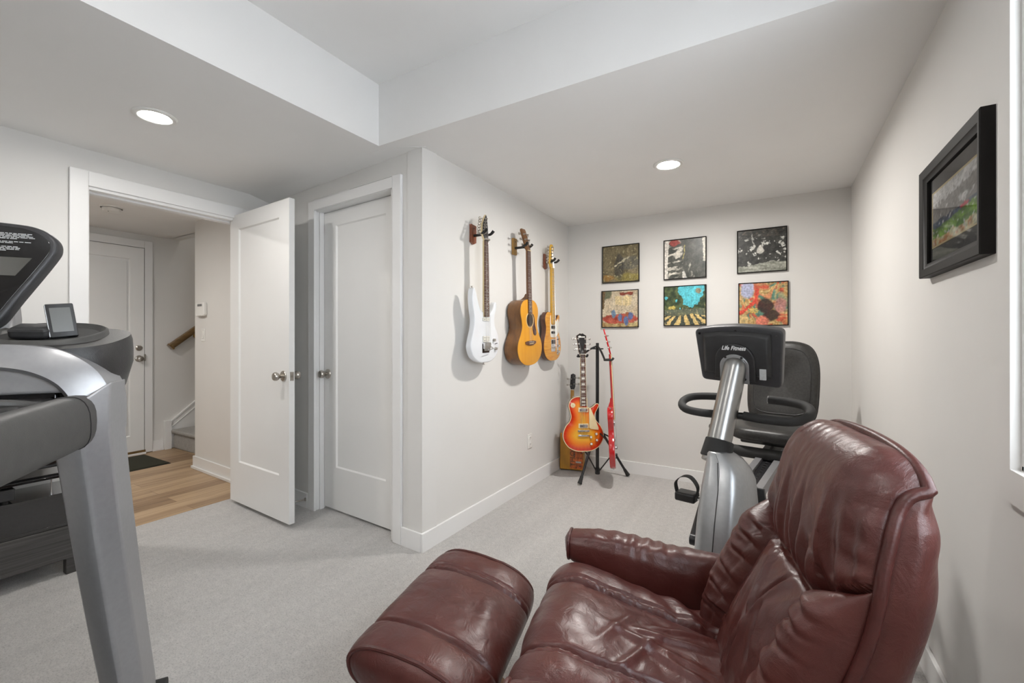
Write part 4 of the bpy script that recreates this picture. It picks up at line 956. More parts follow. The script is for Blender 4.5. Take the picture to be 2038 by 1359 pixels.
# handlebar
hb = cr([(-.045, -.06, .845), (-.13, -.055, .843), (-.205, -.035, .848), (-.245, .01, .862), (-.252, .07, .88), (-.225, .125, .892), (-.14, .15, .898), (-.02, .155, .898)], 8)
MB().tube(hb, .0185, 16).build('handlebar', 'rubber', bk)
hb = cr([(.050, -.06, .85), (.13, -.055, .843), (.225, -.035, .842), (.272, .01, .856), (.280, .07, .876), (.250, .125, .892), (.18, .15, .900), (.105, .155, .903)], 8)
hb_ = MB().tube(hb, .0195, 16).build('handlebar', 'rubber', bk)
MB().tube([(.108, .155, .903), (.100, .155, .9035)], .0175, 16).build('grip_end', 'steel', hb_)
MB().cyl((-.06, -.06, .846), (.06, -.06, .848), .016, 14).build('bar_clamp', 'blackmetal', bk)
# cranks and pedals
for s_, py, pz in ((-1, -.10, .455), (1, -.42, .20)):
    cx, cy, cz = .02 + s_ * .115, -.255, .33
    ck = MB().tube([(cx, cy, cz), (cx + s_ * .012, py, pz)], [.020, .014], 12).cyl((.02, cy, cz), (cx + s_ * .012, cy, cz), .024, 18).build('crank', 'blackmetal', bk)
    px = cx + s_ * .085
    MB().box((px, py, pz), (.092, .075, .040)).build('pedal', 'black', ck, .009, 3)
    MB().cyl((cx, py, pz), (px, py, pz), .008, 10).build('pedal_axle', 'chrome', ck)
    q = MB(); pts = cr([(px - .045, py - .005, pz + .015), (px - .050, py - .005, pz + .055), (px - .022, py, pz + .086), (px + .018, py, pz + .088), (px + .050, py - .005, pz + .052), (px + .046, py - .005, pz + .010)], 6)
    q.loft([[p + Vector((0, -.020, 0)), p + Vector((0, .020, 0)), p + Vector((0, .020, .0025)) , p + Vector((0, -.020, .0025))] for p in pts]); q.build('pedal_strap', 'rubber', ck)
# frame and seat rail
fr = MB(); fr.box((.02, -.15, .05), (.10, .75, .07)); fr.build('floor_beam', 'silverdark', bk, .01)
MB().box((.02, -.50, .03), (.46, .08, .06)).build('stabilizer', 'black', bk, .012, 3)
MB().box((.02, 1.25, .03), (.52, .09, .06)).build('stabilizer', 'black', bk, .012, 3)
MB().tube([(.02, .20, .06), (.02, 1.25, .06)], .035, 16).build('floor_tube', 'silverdark', bk)
rl = MB(); u0, u1 = Vector((.02, .10, .455)), Vector((.02, 1.22, .575))
def rail_box(m, x, w_, dz, h_): m.loft([[p + Vector((x + a * w_ / 2, 0, dz + b_ * h_ / 2)) for a, b_ in ((-1, -1), (1, -1), (1, 1), (-1, 1))] for p in (u0, u1)], True, True, False)
rail_box(rl, -.045, .032, 0, .05); rail_box(rl, .045, .032, 0, .05); rl.build('seat_rail', 'silver', bk)
rl = MB(); rail_box(rl, 0, .05, -.005, .03); mr = rl.build('rail_track', 'blackmetal', bk)
for k in range(14):
    p = u0.lerp(u1, .04 + k * .03); MB().box((p.x, p.y, p.z + .011), (.014, .016, .003)).build('track_slot', 'chrome', mr)
MB().prism([(-.085, -.045), (.085, -.045), (.07, .045), (-.07, .045)], -.012, .012, .004, Matrix.Translation((.03, .085, .455)) @ Matrix.Rotation(-.1, 4, 'X')).build('rail_end_plate', 'black', bk)
for x in (.0, .06):
    MB().cyl((x, .07, .455), (x, .068, .455), .007, 10).build('bolt', 'blackmetal', bk)
MB().tube([(.02, 1.2, .57), (.02, 1.22, .06)], .03, 14).build('rear_upright', 'silverdark', bk)
MB().box((.0, .72, .60), (.30, .10, .05)).build('seat_carriage', 'black', bk, .01)
MB().tube([(-.20, .58, .545), (.22, .58, .545)], .032, 16).build('adjust_bar', 'rubber', bk)
for s_ in (-1, 1):
    MB().tube([(s_ * .20 , .58, .545), (s_ * .245, .58, .545)], [.022, .018], 14).build('bar_end', 'black', bk)
sb_ = cr2([(0, -.25), (.12, -.245), (.20, -.17), (.215, 0), (.19, .14), (.12, .20), (0, .21), (-.12, .20), (-.19, .14), (-.215, 0), (-.20, -.17), (-.12, -.245)], 5)
def pad(outl, th, mtx, name, mat, parent, dish=.02):
    rings = []
    for k, (ins, y) in enumerate(((.02, 0), (.004, .012), (0, .03), (.004, th - .012), (.02, th), (.05, th + .004))):
        rings.append([Vector((x * (1 - ins / .21), -y, z * (1 - ins / .21))) for x, z in outl])
    for q in (.8, .6, .4, .2, .02):
        rings.append([Vector((x * q * .76, -(th + .004 - dish * (1 - q)), z * q * .76)) for x, z in outl])
    return MB().loft(rings, True, True, True, mtx).build(name, mat, parent, sharp=60)
pad(sb_, .07, Matrix.Translation((.0, .80, .625)) @ Matrix.Rotation(math.radians(-86), 4, 'X'), 'seat', 'seatvinyl', bk)
bo = cr2([(0, -.265), (.12, -.26), (.185, -.21), (.198, 0), (.188, .14), (.15, .225), (.08, .258), (0, .262), (-.08, .258), (-.15, .225), (-.188, .14), (-.198, 0), (-.185, -.21), (-.12, -.26)], 5)
mbk = Matrix.Translation((-.012, 1.145, .905)) @ Matrix.Rotation(math.radians(-12), 4, 'X')
sbk = pad(bo, .065, mbk, 'backrest', 'seatvinyl', bk, .025)
MB().tube([(x * .99, -.028, z * .99) for x, z in bo], .006, 8, mbk, closed=True).build('backrest_trim', 'black', sbk)
MB().tube([(x * .80, -.0685, z * .80) for x, z in bo], .0022, 6, mbk, closed=True).build('stitch_line', 'black', sbk)
for s_ in (-1, 1):
    MB().tube(cr([(s_ * .10, .86, .62), (s_ * .10, 1.10, .63), (s_ * .10, 1.19, .72), (s_ * .10, 1.22, .95)], 6), .014, 10).build('back_support', 'blackmetal', bk)
    MB().tube(cr([(s_ * .17, .90, .60), (s_ * .245, .88, .60), (s_ * .27, .82, .66), (s_ * .27, .72, .70)], 6), .015, 12).build('side_handle', 'rubber', bk)
MB().tube([(-.30, .60, .66), (-.22, .66, .645), (-.16, .7, .64)], [.012, .018, .016], 12).build('adjust_lever', 'rubber', bk)
MB().tube([(.02, -.10, .60), (.02, .12, .47)], [.045, .05], 16).build('neck_tube', 'silverdark', bk)

# ================================================================== TV STAND
tv = thing('tv_stand', 'dark woodgrain tv stand with black glass shelves against the left wall', 'tv stand')
TX0, TX1, TY0, TY1 = -3.325, -3.05, -.72, .81
MB().bx(TX0, TX1, TY0, TY1, .08, .245).build('drawer_box', 'tvwood', tv, .002)
MB().bx(TX0, TX1 - .01, TY0 + .01, TY1 - .005, .245, .262).build('lower_shelf', 'glassblack', tv, .002)
MB().bx(TX0, TX1, TY0, TY1, .402, .418).build('middle_shelf', 'glassblack', tv, .002)
MB().bx(TX0, TX1 + .003, TY0 - .01, TY1 - .04, .497, .509).build('top_shelf', 'glassblack', tv, .001)
MB().bx(TX0 + .02, TX1 - .012, TY0 + .02, TY1 - .015, .262, .402).build('shelf_panel', 'glassblack', tv)
for y in (TY0 + .06, .05): MB().bx(-3.28, -3.20, y, y + .05, .418, .497).build('shelf_post', 'black', tv)
MB().bx(-3.08, -3.072, .70, .704, .418, .497).build('corner_rod', 'chrome', tv)
for x in (TX1 - .05, TX0 + .01):
    for y in (TY0 + .01, TY1 - .06): MB().bx(x, x + .045, y, y + .06, 0, .08).build('leg', 'tvwood', tv, .003)
mp = thing('media_player', 'black media box with a small silver foot on the tv stand shelf', 'media player', (-3.12, .38, .418))
MB().bx(-.10, .06, -.22, .20, .012, .065).build('case', 'black', mp, .004)
for x in (-.08, .04):
    for y in (-.19, .17): MB().cyl((x, y, 0), (x, y, .013), .012, 12).build('foot', 'rubber', mp)
MB().tube([(.062, .10, .006), (.058, .085, .034), (.056, .06, .062)], [.006, .0045, .005], 10).build('silver_foot', 'chrome', mp)
tvs = thing('television', 'black flat television standing on the dark tv stand', 'television', (-3.19, .02, .509))
MB().bx(-.018, .018, -.64, .745, .02, .68).build('screen_housing', 'black', tvs, .006)
MB().bx(.0182, .0192, -.63, .735, .035, .67).build('screen', 'glassblack', tvs)
for y in (-.4, .4): MB().prism([(-.09, 0), (.09, 0), (.09, .008), (.012, .024), (-.012, .024), (-.09, .008)], y - .015, y + .015, .002).build('stand_foot', 'black', tvs)

# ================================================================== LEATHER RECLINER  (local x = towards its back, y = far side, z up)
CH = Matrix.Translation((-.54, 1.06, 0)) @ Matrix.Rotation(math.radians(13), 4, 'Z')
def vn(x, y, z): return noise.noise(Vector((x, y, z)))
def poly_t(tab, t):
    """tab: list of (x,z) points, Catmull-Rom over t in 0..1"""
    P = tab; n = len(P) - 1; k = min(n - 1, int(t * n)); f = t * n - k
    a, b_, c, d = P[max(k - 1, 0)], P[k], P[k + 1], P[min(k + 2, n)]
    return tuple(.5 * (2 * b_[i] + (c[i] - a[i]) * f + (2 * a[i] - 5 * b_[i] + 4 * c[i] - d[i]) * f * f + (3 * b_[i] - a[i] - 3 * c[i] + d[i]) * f ** 3) for i in range(len(b_)))
def grid_parts(fn, nu, nv_, region, names, parent, mat='leather', y0=0.0):
    """heightfield sheet cut into named parts by region(u,v)"""
    V = [[Vector(fn(i / nu, j / nv_)) for i in range(nu + 1)] for j in range(nv_ + 1)]
    # shared smooth normals so that the cut does not show
    N = [[None] * (nu + 1) for _ in range(nv_ + 1)]
    for j in range(nv_ + 1):
        for i in range(nu + 1):
            du = V[j][min(i + 1, nu)] - V[j][max(i - 1, 0)]; dv = V[min(j + 1, nv_)][i] - V[max(j - 1, 0)][i]
            n = du.cross(dv); N[j][i] = n.normalized() if n.length > 1e-12 else Vector((0, 0, 1))
    buckets = {}
    for j in range(nv_):
        for i in range(nu): buckets.setdefault(region((i + .5) / nu, (j + .5) / nv_), []).append((i, j))
    out = []
    for key, cells in sorted(buckets.items()):
        idx = {}; vs = []; fs = []; nn = []
        def gi(i, j):
            if (i, j) not in idx: idx[(i, j)] = len(vs); vs.append(V[j][i]); nn.append(N[j][i])
            return idx[(i, j)]
        for i, j in cells: fs.append((gi(i, j), gi(i + 1, j), gi(i + 1, j + 1), gi(i, j + 1)))
        me = bpy.data.meshes.new(names[key]); me.from_pydata(vs, [], fs)
        for p in me.polygons: p.use_smooth = True
        me.normals_split_custom_set_from_vertices([tuple(n) for n in nn])
        me.materials.append(M[mat]); o = bpy.data.objects.new(names[key], me); COL.objects.link(o); o.parent = parent; out.append(o)
    return out
def groove(d, w_, dep): return -dep * math.exp(-(d / w_) ** 2)
def puff(d, w_, a): return a * (1 - math.exp(-abs(d) / w_))

chair = thing('recliner_chair', 'burgundy leather recliner armchair with padded headrest, facing the hall doorway', 'armchair')
chair.matrix_world = CH
YC = .02; HWB = .275
# backrest: three profile curves (front centre, side seam, rear) in (x,z)
PF = [(.405, .33), (.418, .40), (.445, .49), (.485, .58), (.525, .66), (.560, .725), (.585, .785), (.605, .85), (.622, .905), (.652, .953), (.695, .982), (.735, .980)]
PE = [(.520, .33), (.545, .40), (.575, .49), (.607, .58), (.635, .66), (.650, .725), (.660, .785), (.676, .845), (.689, .890), (.702, .928), (.716, .946), (.738, .957)]
PR = [(.610, .33), (.660, .42), (.702, .52), (.734, .61), (.752, .69), (.764, .76), (.770, .82), (.771, .87), (.768, .91), (.768, .935), (.755, .950), (.738, .958)]
def head_border(ay): return .700 if ay < .13 else .700 + .50 * (ay - .13)
def wing_seam(z, y=1): return (.142 if y > 0 else .163) - .02 * (z - .5) + (.012 if z < .45 else 0)
def back_feat(y, z):
    """signed detail height at lateral y (about the chair axis) and height z"""
    ay = abs(y); h = 0.0
    dh = z - head_border(ay); yin = wing_seam(z, y); dy = ay - yin
    h += groove(dh, .007, .010)
    if dh > 0:
        dep = .055 if ay < yin else .055 * math.exp(-((ay - yin) / .05) ** 2) + .018
        h += -dep * math.exp(-dh / .055)
        f = math.exp(-(dh / .17) ** 1.5)
        wr = math.sin(y * 78 + 7 * vn(y * 5, z * 3.5, 1.0) + 1.0) + .6 * math.sin(y * 141 + 9 * vn(y * 4, z * 5, 4.0))
        h += f * .0095 * wr * (1 - math.exp(-dh / .012)) * (.7 + .9 * vn(y * 9, 2.0, z * 6))
        h += .004 * vn(y * 9, z * 5, 3.0)
        e = HWB - ay
        h += math.exp(-e / .04) * .0035 * math.sin(z * 170 + 7 * vn(z * 9, y * 3, 2.2))
    else:
        h += groove(dy, .007, .010)
        if dy > 0:     # wings
            h += -.050 * math.exp(-min(-dh * 1.3, dy) / .032) + (.016 if y > 0 else .004) * math.sin(PI * min(1, dy / .13)) * min(1, -dh / .06)
            h += .0045 * math.exp(-dy / .045) * math.sin(z * 120 + y * 20 + 6 * vn(z * 7, y * 7, 8.0)) * (1 - math.exp(-dy / .006))
            h += .003 * vn(z * 22, y * 10, 5.0)
            for zc, amp in ((.69, .007), (.655, .012), (.610, .011), (.555, .009), (.50, .010), (.43, .008)):
                q = z - zc - .30 * (dy - .05) * (1 if y > 0 else -1) - .016 * vn(dy * 22, zc * 9, 4.0 + (y > 0))
                k = min(1, dy / .03) * max(0, 1 - dy / .12)
                h += (-amp * math.exp(-(q / .0055) ** 2) + amp * .55 * math.exp(-((q - .012) / .009) ** 2)) * k
            h += groove(ay - yin - .020, .0035, .005)
        else:          # centre panel, sunken
            h += -.052 + puff(min(-dh, -dy), .05, .022)
            h += .006 * vn(y * 11 + z * 6, z * 8, 6.0) + .004 * vn(y * 22, z * 17, 9.0)
            for yc, zc, ang, ln, amp in ((.02, .60, 1.1, .09, .012), (-.04, .63, 1.9, .06, .010), (.075, .52, 1.35, .10, .009), (-.02, .50, 1.6, .07, .010), (.05, .66, .8, .05, .008), (-.08, .55, 1.2, .06, .008), (.0, .42, 1.3, .07, .008)):
                du, dv = y - yc, z - zc; a = du * math.cos(ang) + dv * math.sin(ang); b_ = -du * math.sin(ang) + dv * math.cos(ang)
                h -= amp * math.exp(-(b_ / .007) ** 2) * math.exp(-(a / ln) ** 4); h += amp * .7 * math.exp(-((b_ - .016) / .010) ** 2) * math.exp(-(a / ln) ** 4)
    return h
def hw_back(z):
    if z < .55: return HWB - .02 * ((.55 - z) / .22) ** 1.5
    if z > .74: return HWB - .028 * min(1, (z - .74) / .16) ** 1.5 - .006 * max(0, (z - .9) / .07)
    return HWB
def pow_f(z): return 9.0 if z < .70 else (4.6 if z > .80 else 9.0 - 44 * (z - .70))
def back_pt(side):
    P2 = PF if side == 'f' else PR
    def fn(u, v):
        s_ = 2 * u - 1
        s_ = math.copysign(abs(s_) ** .8, s_) if False else math.sin(s_ * PI / 2) * .5 + s_ * .5
        f = poly_t(P2, v); e = poly_t(PE, v)
        b_ = (1 - abs(s_) ** (pow_f(e[1]) if side == 'f' else 9.0)) ** (1 / 2.1) if abs(s_) < 1 else 0
        x = e[0] + (f[0] - e[0]) * b_; z = e[1] + (f[1] - e[1]) * b_
        hw = hw_back(z); y = s_ * hw
        z -= .030 * abs(s_) ** 6 * max(0, min(1, (z - .86) / .1))
        if side == 'f':
            dh = back_feat(y, z) * min(1, b_ * 1.5) * (1 if v < .93 else max(0, (1 - v) / .07))
            t = v * 11; k = poly_t(P2, min(1, v + .01)); k0 = poly_t(P2, max(0, v - .01)); dx, dz = k[0] - k0[0], k[1] - k0[1]; L = math.hypot(dx, dz) or 1
            x -= dh * dz / L; z += dh * dx / L
        else:
            side_w = 1 - abs(abs(s_) - .93) / .2
            dh = .0035 * math.sin(z * 60 + 4 * vn(z * 5, y * 3, 1.5) - x * 30) * max(0, side_w) + .002 * vn(y * 8, z * 8, 2)
            x += dh * b_; y += math.copysign(.020 * math.sin(PI * min(1, b_ * 1.0)) * min(1, max(0, .96 - z) / .1), s_) * (1 if abs(s_) > .3 else abs(s_) / .3)
        return (x, y + YC, z)
    return fn
def back_region(u, v):
    s_ = 2 * u - 1; s_ = math.sin(s_ * PI / 2) * .5 + s_ * .5; y = s_ * HWB; f = poly_t(PF, v); e = poly_t(PE, v)
    b_ = (1 - abs(s_) ** pow_f(e[1])) ** (1 / 2.1) if abs(s_) < 1 else 0; z = e[1] + (f[1] - e[1]) * b_; y = s_ * hw_back(z); ay = abs(y)
    if z > head_border(ay): return 0
    if ay > wing_seam(z, y): return 1 if y > 0 else 2
    return 3
grid_parts(back_pt('f'), 190, 260, back_region, {0: 'headrest', 1: 'side_bolster', 2: 'side_bolster', 3: 'back_cushion'}, chair)
grid_parts(back_pt('b'), 90, 120, lambda u, v: 0, {0: 'back_shell'}, chair)
edge = []
for k in range(60):
    v = k / 59; e = poly_t(PE, v); hw = hw_back(e[1]); zz = e[1] - .030 * max(0, min(1, (e[1] - .86) / .1)); edge.append((e[0], -hw - .004, zz))
top = []
for k in range(1, 30):
    u = k / 30; s_ = 2 * u - 1; e = poly_t(PE, .985); top.append((.740, s_ * hw_back(.96), .962 + .020 * (1 - s_ * s_) - .030 * abs(s_) ** 6))
E1 = [(x, y + YC, z) for x, y, z in edge]; E2 = [(x, -y + YC, z) for x, y, z in edge]
MB().tube(E1 + [(x, y + YC, z) for x, y, z in top] + E2[::-1], .0105, 12).build('backrest_piping', 'piping', chair)

# seat cushion
SEC = [(.075, .235), (.030, .255), (-.010, .300), (-.026, .355), (-.018, .412), (.018, .447), (.075, .458), (.150, .443), (.250, .420), (.340, .402), (.430, .385), (.50, .37)]
def seat_fn(u, v):
    s_ = 2 * u - 1; s_ = math.sin(s_ * PI / 2) * .45 + s_ * .55
    c = poly_t(SEC, v); k = poly_t(SEC, min(1, v + .01)); k0 = poly_t(SEC, max(0, v - .01)); dx, dz = k[0] - k0[0], k[1] - k0[1]; L = math.hypot(dx, dz) or 1; nx, nz_ = -dz / L, dx / L
    hw = .298 - .035 * max(0, (c[0] - .1) / .35); y = s_ * hw; ay = abs(y)
    b_ = (1 - abs(s_) ** 4.0) ** (1 / 2.2) if abs(s_) < 1 else 0
    q = -.050 * (1 - b_)                                # sides roll down
    ys = .150 - .02 * max(0, c[0] / .4); d = ay - ys
    h = groove(d, .007, .016) + groove(d - .024, .0045, .006)
    if d > 0: h += puff(d, .03, .016) + .0013 * math.exp(-abs(d - .012) / .014) * math.sin(c[0] * 260 + 3 * vn(c[0] * 20, y * 9, 1)) + .0055 * vn(c[0] * 16, y * 12, 4) + .007 * max(0, c[0] - .22) / .2 * math.sin(c[0] * 70 + y * 35)
    else:
        h += puff(-d, .06, .012) + .004 * vn(c[0] * 8, y * 9, 2.0) + .003 * vn(c[0] * 20, y * 20, 3.0)
        for yc, xc, ang, ln, amp in ((-.03, .30, 1.75, .12, .010), (.02, .34, 1.45, .12, .010), (.07, .36, 1.2, .10, .009), (-.09, .24, .55, .13, .008), (.0, .20, .5, .08, .006), (-.06, .33, 1.9, .1, .008)):
            du, dv = y - yc, c[0] - xc; a = du * math.cos(ang) + dv * math.sin(ang); bb = -du * math.sin(ang) + dv * math.cos(ang)
            h += amp * math.exp(-(bb / .012) ** 2) * math.exp(-(a / ln) ** 4)
    h *= min(1, b_ * 1.4) * (1 if v > .1 else v / .1)
    wx = q if v < .45 else q
    return (c[0] + nx * (h + q), y + YC, c[1] + nz_ * (h + q))
def seat_region(u, v):
    s_ = 2 * u - 1; s_ = math.sin(s_ * PI / 2) * .45 + s_ * .55; c = poly_t(SEC, v); y = s_ * (.298 - .035 * max(0, (c[0] - .1) / .35))
    if abs(y) > .150 - .02 * max(0, c[0] / .4): return 1 if y > 0 else 2
    return 0
grid_parts(seat_fn, 170, 220, seat_region, {0: 'seat_cushion', 1: 'seat_bolster', 2: 'seat_bolster'}, chair)
m = MB(); rings = []
for k in range(20):
    x = .0 + k * .026; hw = .272 - .035 * max(0, (x - .1) / .35); zt = .33 if x < .06 else .345 - .03 * x
    rings.append([Vector((x, YC + a * hw, b_)) for a, b_ in ((-1, .245), (1, .245), (1.02, .29), (1, zt), (-1, zt), (-1.02, .29))])
m.loft(rings, True, True, True); m.build('seat_base', 'leather', chair, .012, 3)
MB().tube(cr([(.48, YC + .26, .30), (.2, YC + .281, .335), (.04, YC + .29, .350), (-.002, YC + .284, .345)], 8), .006, 8).build('seat_piping', 'piping', chair)
MB().tube(cr([(.48, YC - .26, .30), (.2, YC - .281, .335), (.04, YC - .29, .350), (-.002, YC - .284, .345)], 8), .006, 8).build('seat_piping', 'piping', chair)

# armrests
def arm(sg, yc):
    n = 70; rings = []
    for i in range(n + 1):
        t = i / n; x = -.005 + .52 * t
        zt = .512 + .014 * math.sin(PI * min(1, t * 1.5)) - .015 * t; zb = .432 - .205 * t
        ww = .052 + .014 * math.sin(PI * t)
        fr = min(1, math.sqrt(max(0, 1 - (1 - min(1, t / .07)) ** 2))); fr = max(fr, .04)
        zc = (zt * .6 + zb * .4); r = []
        for k in range(40):
            a = 2 * PI * k / 40; cy, cz = math.cos(a), math.sin(a)
            yy = ww * math.copysign(abs(cy) ** .65, cy); zz = (zt - zb) / 2 * math.copysign(abs(cz) ** .7, cz) + (zt + zb) / 2
            # crease where top panel meets the inner panel, ruffled top
            topk = max(0, cz)
            rz = (.0030 * math.sin(x * 125 + 4 * vn(x * 9, yy * 20, 1 + yc)) * topk * max(0, math.sin(PI * min(1, max(0, (t - .12) / .75)))) + .003 * vn(x * 14, yy * 25, zz * 14))
            if abs(cz - .62) < .12: rz -= .004 * (1 - abs(cz - .62) / .12)
            yy = yy * (1 + rz * 8); zz += rz * (1 if cz > 0 else .4)
            r.append(Vector((x, yc + yy * fr, zc + (zz - zc) * (.25 + .75 * fr))))
        rings.append(r)
    a_ = MB().loft(rings, True, True, True).build('armrest', 'leather', chair, sharp=80)
    lp = rings[3]; MB().tube([p + Vector((-.004, 0, 0)) for p in lp], .0055, 8, closed=True).build('armrest_piping', 'piping', a_)
    MB().tube(cr([(.36, yc, .36), (.35, yc - sg * .03, .30), (.33, yc - sg * .07, .26), (.30, yc - sg * .13, .235)], 6), .014, 12).build('arm_bracket', 'basewood', a_)
arm(1, .380); arm(-1, -.352)
# base
MB().lathe([(0, .155), (.04, .155), (.036, .10), (.03, .06), (0, .06)], 24, T(.22, YC, 0)).build('pedestal_column', 'blackmetal', chair)
MB().lathe([(.23, 0), (.275, 0), (.285, .012), (.28, .028), (.235, .032), (.225, .02)], 48, T(.22, YC, 0), False).tube([(.22 - .24, YC, .022), (.22, YC, .06), (.22 + .24, YC, .022)], .024, 12).build('wooden_base', 'basewood', chair)
m = MB(); m.box((.22, YC, .20), (.38, .34, .09)); m.build('mechanism', 'black', chair, .01)

# ottoman
otm = thing('ottoman', 'burgundy leather ottoman with piped ends standing before the recliner', 'footstool'); otm.matrix_world = CH
OX, OY, OH = -.304, .10, .275
def otto_fn(u, v):
    s_ = 2 * v - 1                     # along y
    a = 2 * PI * u - PI / 2
    ca, sa = math.cos(a), math.sin(a)
    e = max(0, 1 - abs(s_) ** 7) ** .5 * .10 + .90
    X = .196 * math.copysign(abs(ca) ** .72, ca) * e; Z = (.052 if sa > 0 else .075) * math.copysign(abs(sa) ** .85, sa) * e
    zc = .315 - .045 * (X / .2) * .8 - .02 * (abs(X) / .2) ** 2.2
    y = s_ * OH; ay = abs(y); h = 0
    if sa > -.25:
        d = ay - .150; h = groove(d, .007, .012) + (groove(d - .026, .004, .005) if y > 0 else 0)
        h += puff(d, .03, .012) * (1 if d > 0 else .9)
        h += .0018 * math.exp(-abs(d - .012) / .014) * math.sin(X * 300 + 5 * vn(X * 12, y * 9, 5)) * (1 if y > 0 else .25)
        h += .004 * vn(X * 9, y * 9, 7) + .0022 * vn(X * 22, y * 22, 8)
        h += .006 * math.exp(-((X - .12 + .3 * (y + .02)) / .03) ** 2) * math.exp(-((y - .02) / .09) ** 2)
        h *= max(0, min(1, (sa + .25) / .3))
    return (OX + X * (1 + h * .9), OY + y, zc + Z + h * max(.3, abs(sa)))
def otto_region(u, v):
    y = abs((2 * v - 1) * OH); return 0 if y < .15 else (1 if v > .5 else 2)
grid_parts(otto_fn, 160, 170, otto_region, {0: 'centre_cushion', 1: 'end_cushion', 2: 'end_cushion'}, otm)
for sg in (-1, 1):
    loop = [Vector(otto_fn(k / 48, 1 if sg > 0 else 0)) for k in range(48)]
    MB().tube(loop, .0065, 8, closed=True).build('end_piping', 'piping', otm)
    c = sum(loop, Vector()) / 48; rings = []
    for q, dy in ((1.0, 0), (.9, .010), (.75, .018), (.5, .024), (.25, .026), (.02, .027)):
        rings.append([c + (p - c) * q + Vector((0, sg * (dy + .002 * vn(p.x * 20, p.z * 20, q * 4)), 0)) for p in loop])
    MB().loft(rings, True, True, True).build('end_panel', 'leather', otm, sharp=80)
MB().box((OX, OY, .225), (.20, .30, .05)).build('support_plate', 'black', otm, .008)
MB().lathe([(0, .21), (.028, .21), (.028, .05), (0, .05)], 20, T(OX, OY, 0)).build('pedestal_column', 'blackmetal', otm)
MB().lathe([(.155, 0), (.195, 0), (.203, .012), (.198, .028), (.16, .032), (.15, .02)], 44, T(OX, OY, 0), False).tube([(OX, OY - .17, .022), (OX, OY, .055), (OX, OY + .17, .022)], .022, 12).build('wooden_base', 'basewood', otm)

# ================================================================== TREADMILL  (local x = right side, y = forward, z up; origin at the right upright's foot)
FW = 90 + 30.73 + 25.6
TMO = (-1.691, .560, 0)
tm = thing('treadmill', 'silver and dark grey treadmill with upright console at the left of the room', 'treadmill', TMO, math.radians(FW - 90))
WD = -.86      # lateral position of the left upright
def upright(x):
    rings = []
    for k in range(24):
        t = k / 23; z = .06 + t * .965
        yc = -.012 - .285 * min(1.0, max(0, (z - .10) / .85)) - .012 * math.sin(PI * t)
        w_ = .047 + .004 * t; d = .070
        r = [(x - w_, yc - d * .55), (x - w_ * .1, yc - d), (x + w_ * .25, yc - d), (x + w_, yc - d * .45), (x + w_, yc + d), (x - w_, yc + d)]
        sgn_ = 1 if x > -.3 else -1
        rings.append([Vector((a, b_, z + sgn_ * (a - x) * .95 * t ** 10 + .012 * t ** 10)) for a, b_ in r])
    return MB().loft(rings, True, True, False)
for x in (0, WD): upright(x).build('upright', 'silver', tm, .006, 3)
for x in (0, WD):
    MB().bx(x - .05, x + .045, -.14, .075, .0, .07).build('upright_foot', 'black', tm, .015, 3)
    MB().tube([(x - .02, .11, .025), (x + .062, .11, .025)], .025, 18).build('transport_wheel', 'rubber', tm)
# deck
MB().bx(WD + .06, -.06, -1.70, -.15, .11, .145).build('deck', 'black', tm, .004)
MB().bx(WD + .16, -.16, -1.68, -.20, .145, .153).build('running_belt', 'rubber', tm, .002)
for x in (-.11, WD + .11): MB().bx(x - .05, x + .05, -1.72, -.36, .10, .165).build('foot_rail', 'padgrip', tm, .010, 3)
mh_ = MB(); mh_.loft([[Vector((x, y, z)) for y, z in ((-.40, .10), (-.39, .16), (-.34, .195), (-.22, .195), (-.16, .16), (-.155, .10))] for x in (WD + .07, -.08)], True, True, False); mh_.build('motor_hood', 'texplastic', tm, .02, 3)
for x in (0, WD): MB().bx(x - .03, x + .03, -.42, -.10, .02, .09).build('base_rail', 'silver', tm, .006)
for x in (-.12, WD + .12): MB().bx(x - .03, x + .03, -1.69, -1.62, 0, .10).build('rear_foot', 'rubber', tm, .01)
# side rails
def rail(x, sg):
    rings = []
    pts = [(-.262, .15), (-.264, .45), (-.271, .68), (-.284, .85), (-.305, .95), (-.335, .99), (-.38, 1.0), (-.45, 1.0), (-.60, .98), (-.75, .95), (-.86, .88), (-.90, .72), (-.915, .4), (-.918, .05)]
    for y, k in pts:
        z0 = .997 + .012 * (-.3 - y) * -1
        hw, hh = .038 * k, .062 * k
        zc = .995
        r = []
        for j in range(24):
            a = 2 * PI * j / 24; ca, sa = math.cos(a), math.sin(a)
            r.append(Vector((x + hw * math.copysign(abs(ca) ** .7, ca), y, zc + hh * math.copysign(abs(sa) ** .75, sa))))
        rings.append(r)
    o = MB().loft(rings, True, True, True).build('handrail', 'padgrip', tm, sharp=60)
    jr = []
    for j in range(24):
        a = 2 * PI * j / 24; ca, sa = math.cos(a), math.sin(a)
        jr.append(Vector((x + .0385 * math.copysign(abs(ca) ** .7, ca), -.385 - .012 * sa, .995 + .0625 * math.copysign(abs(sa) ** .75, sa))))
    MB().tube(jr, .0012, 6, closed=True).build('rail_joint', 'black', o)
rail(-.006, 1); rail(WD + .006, -1)
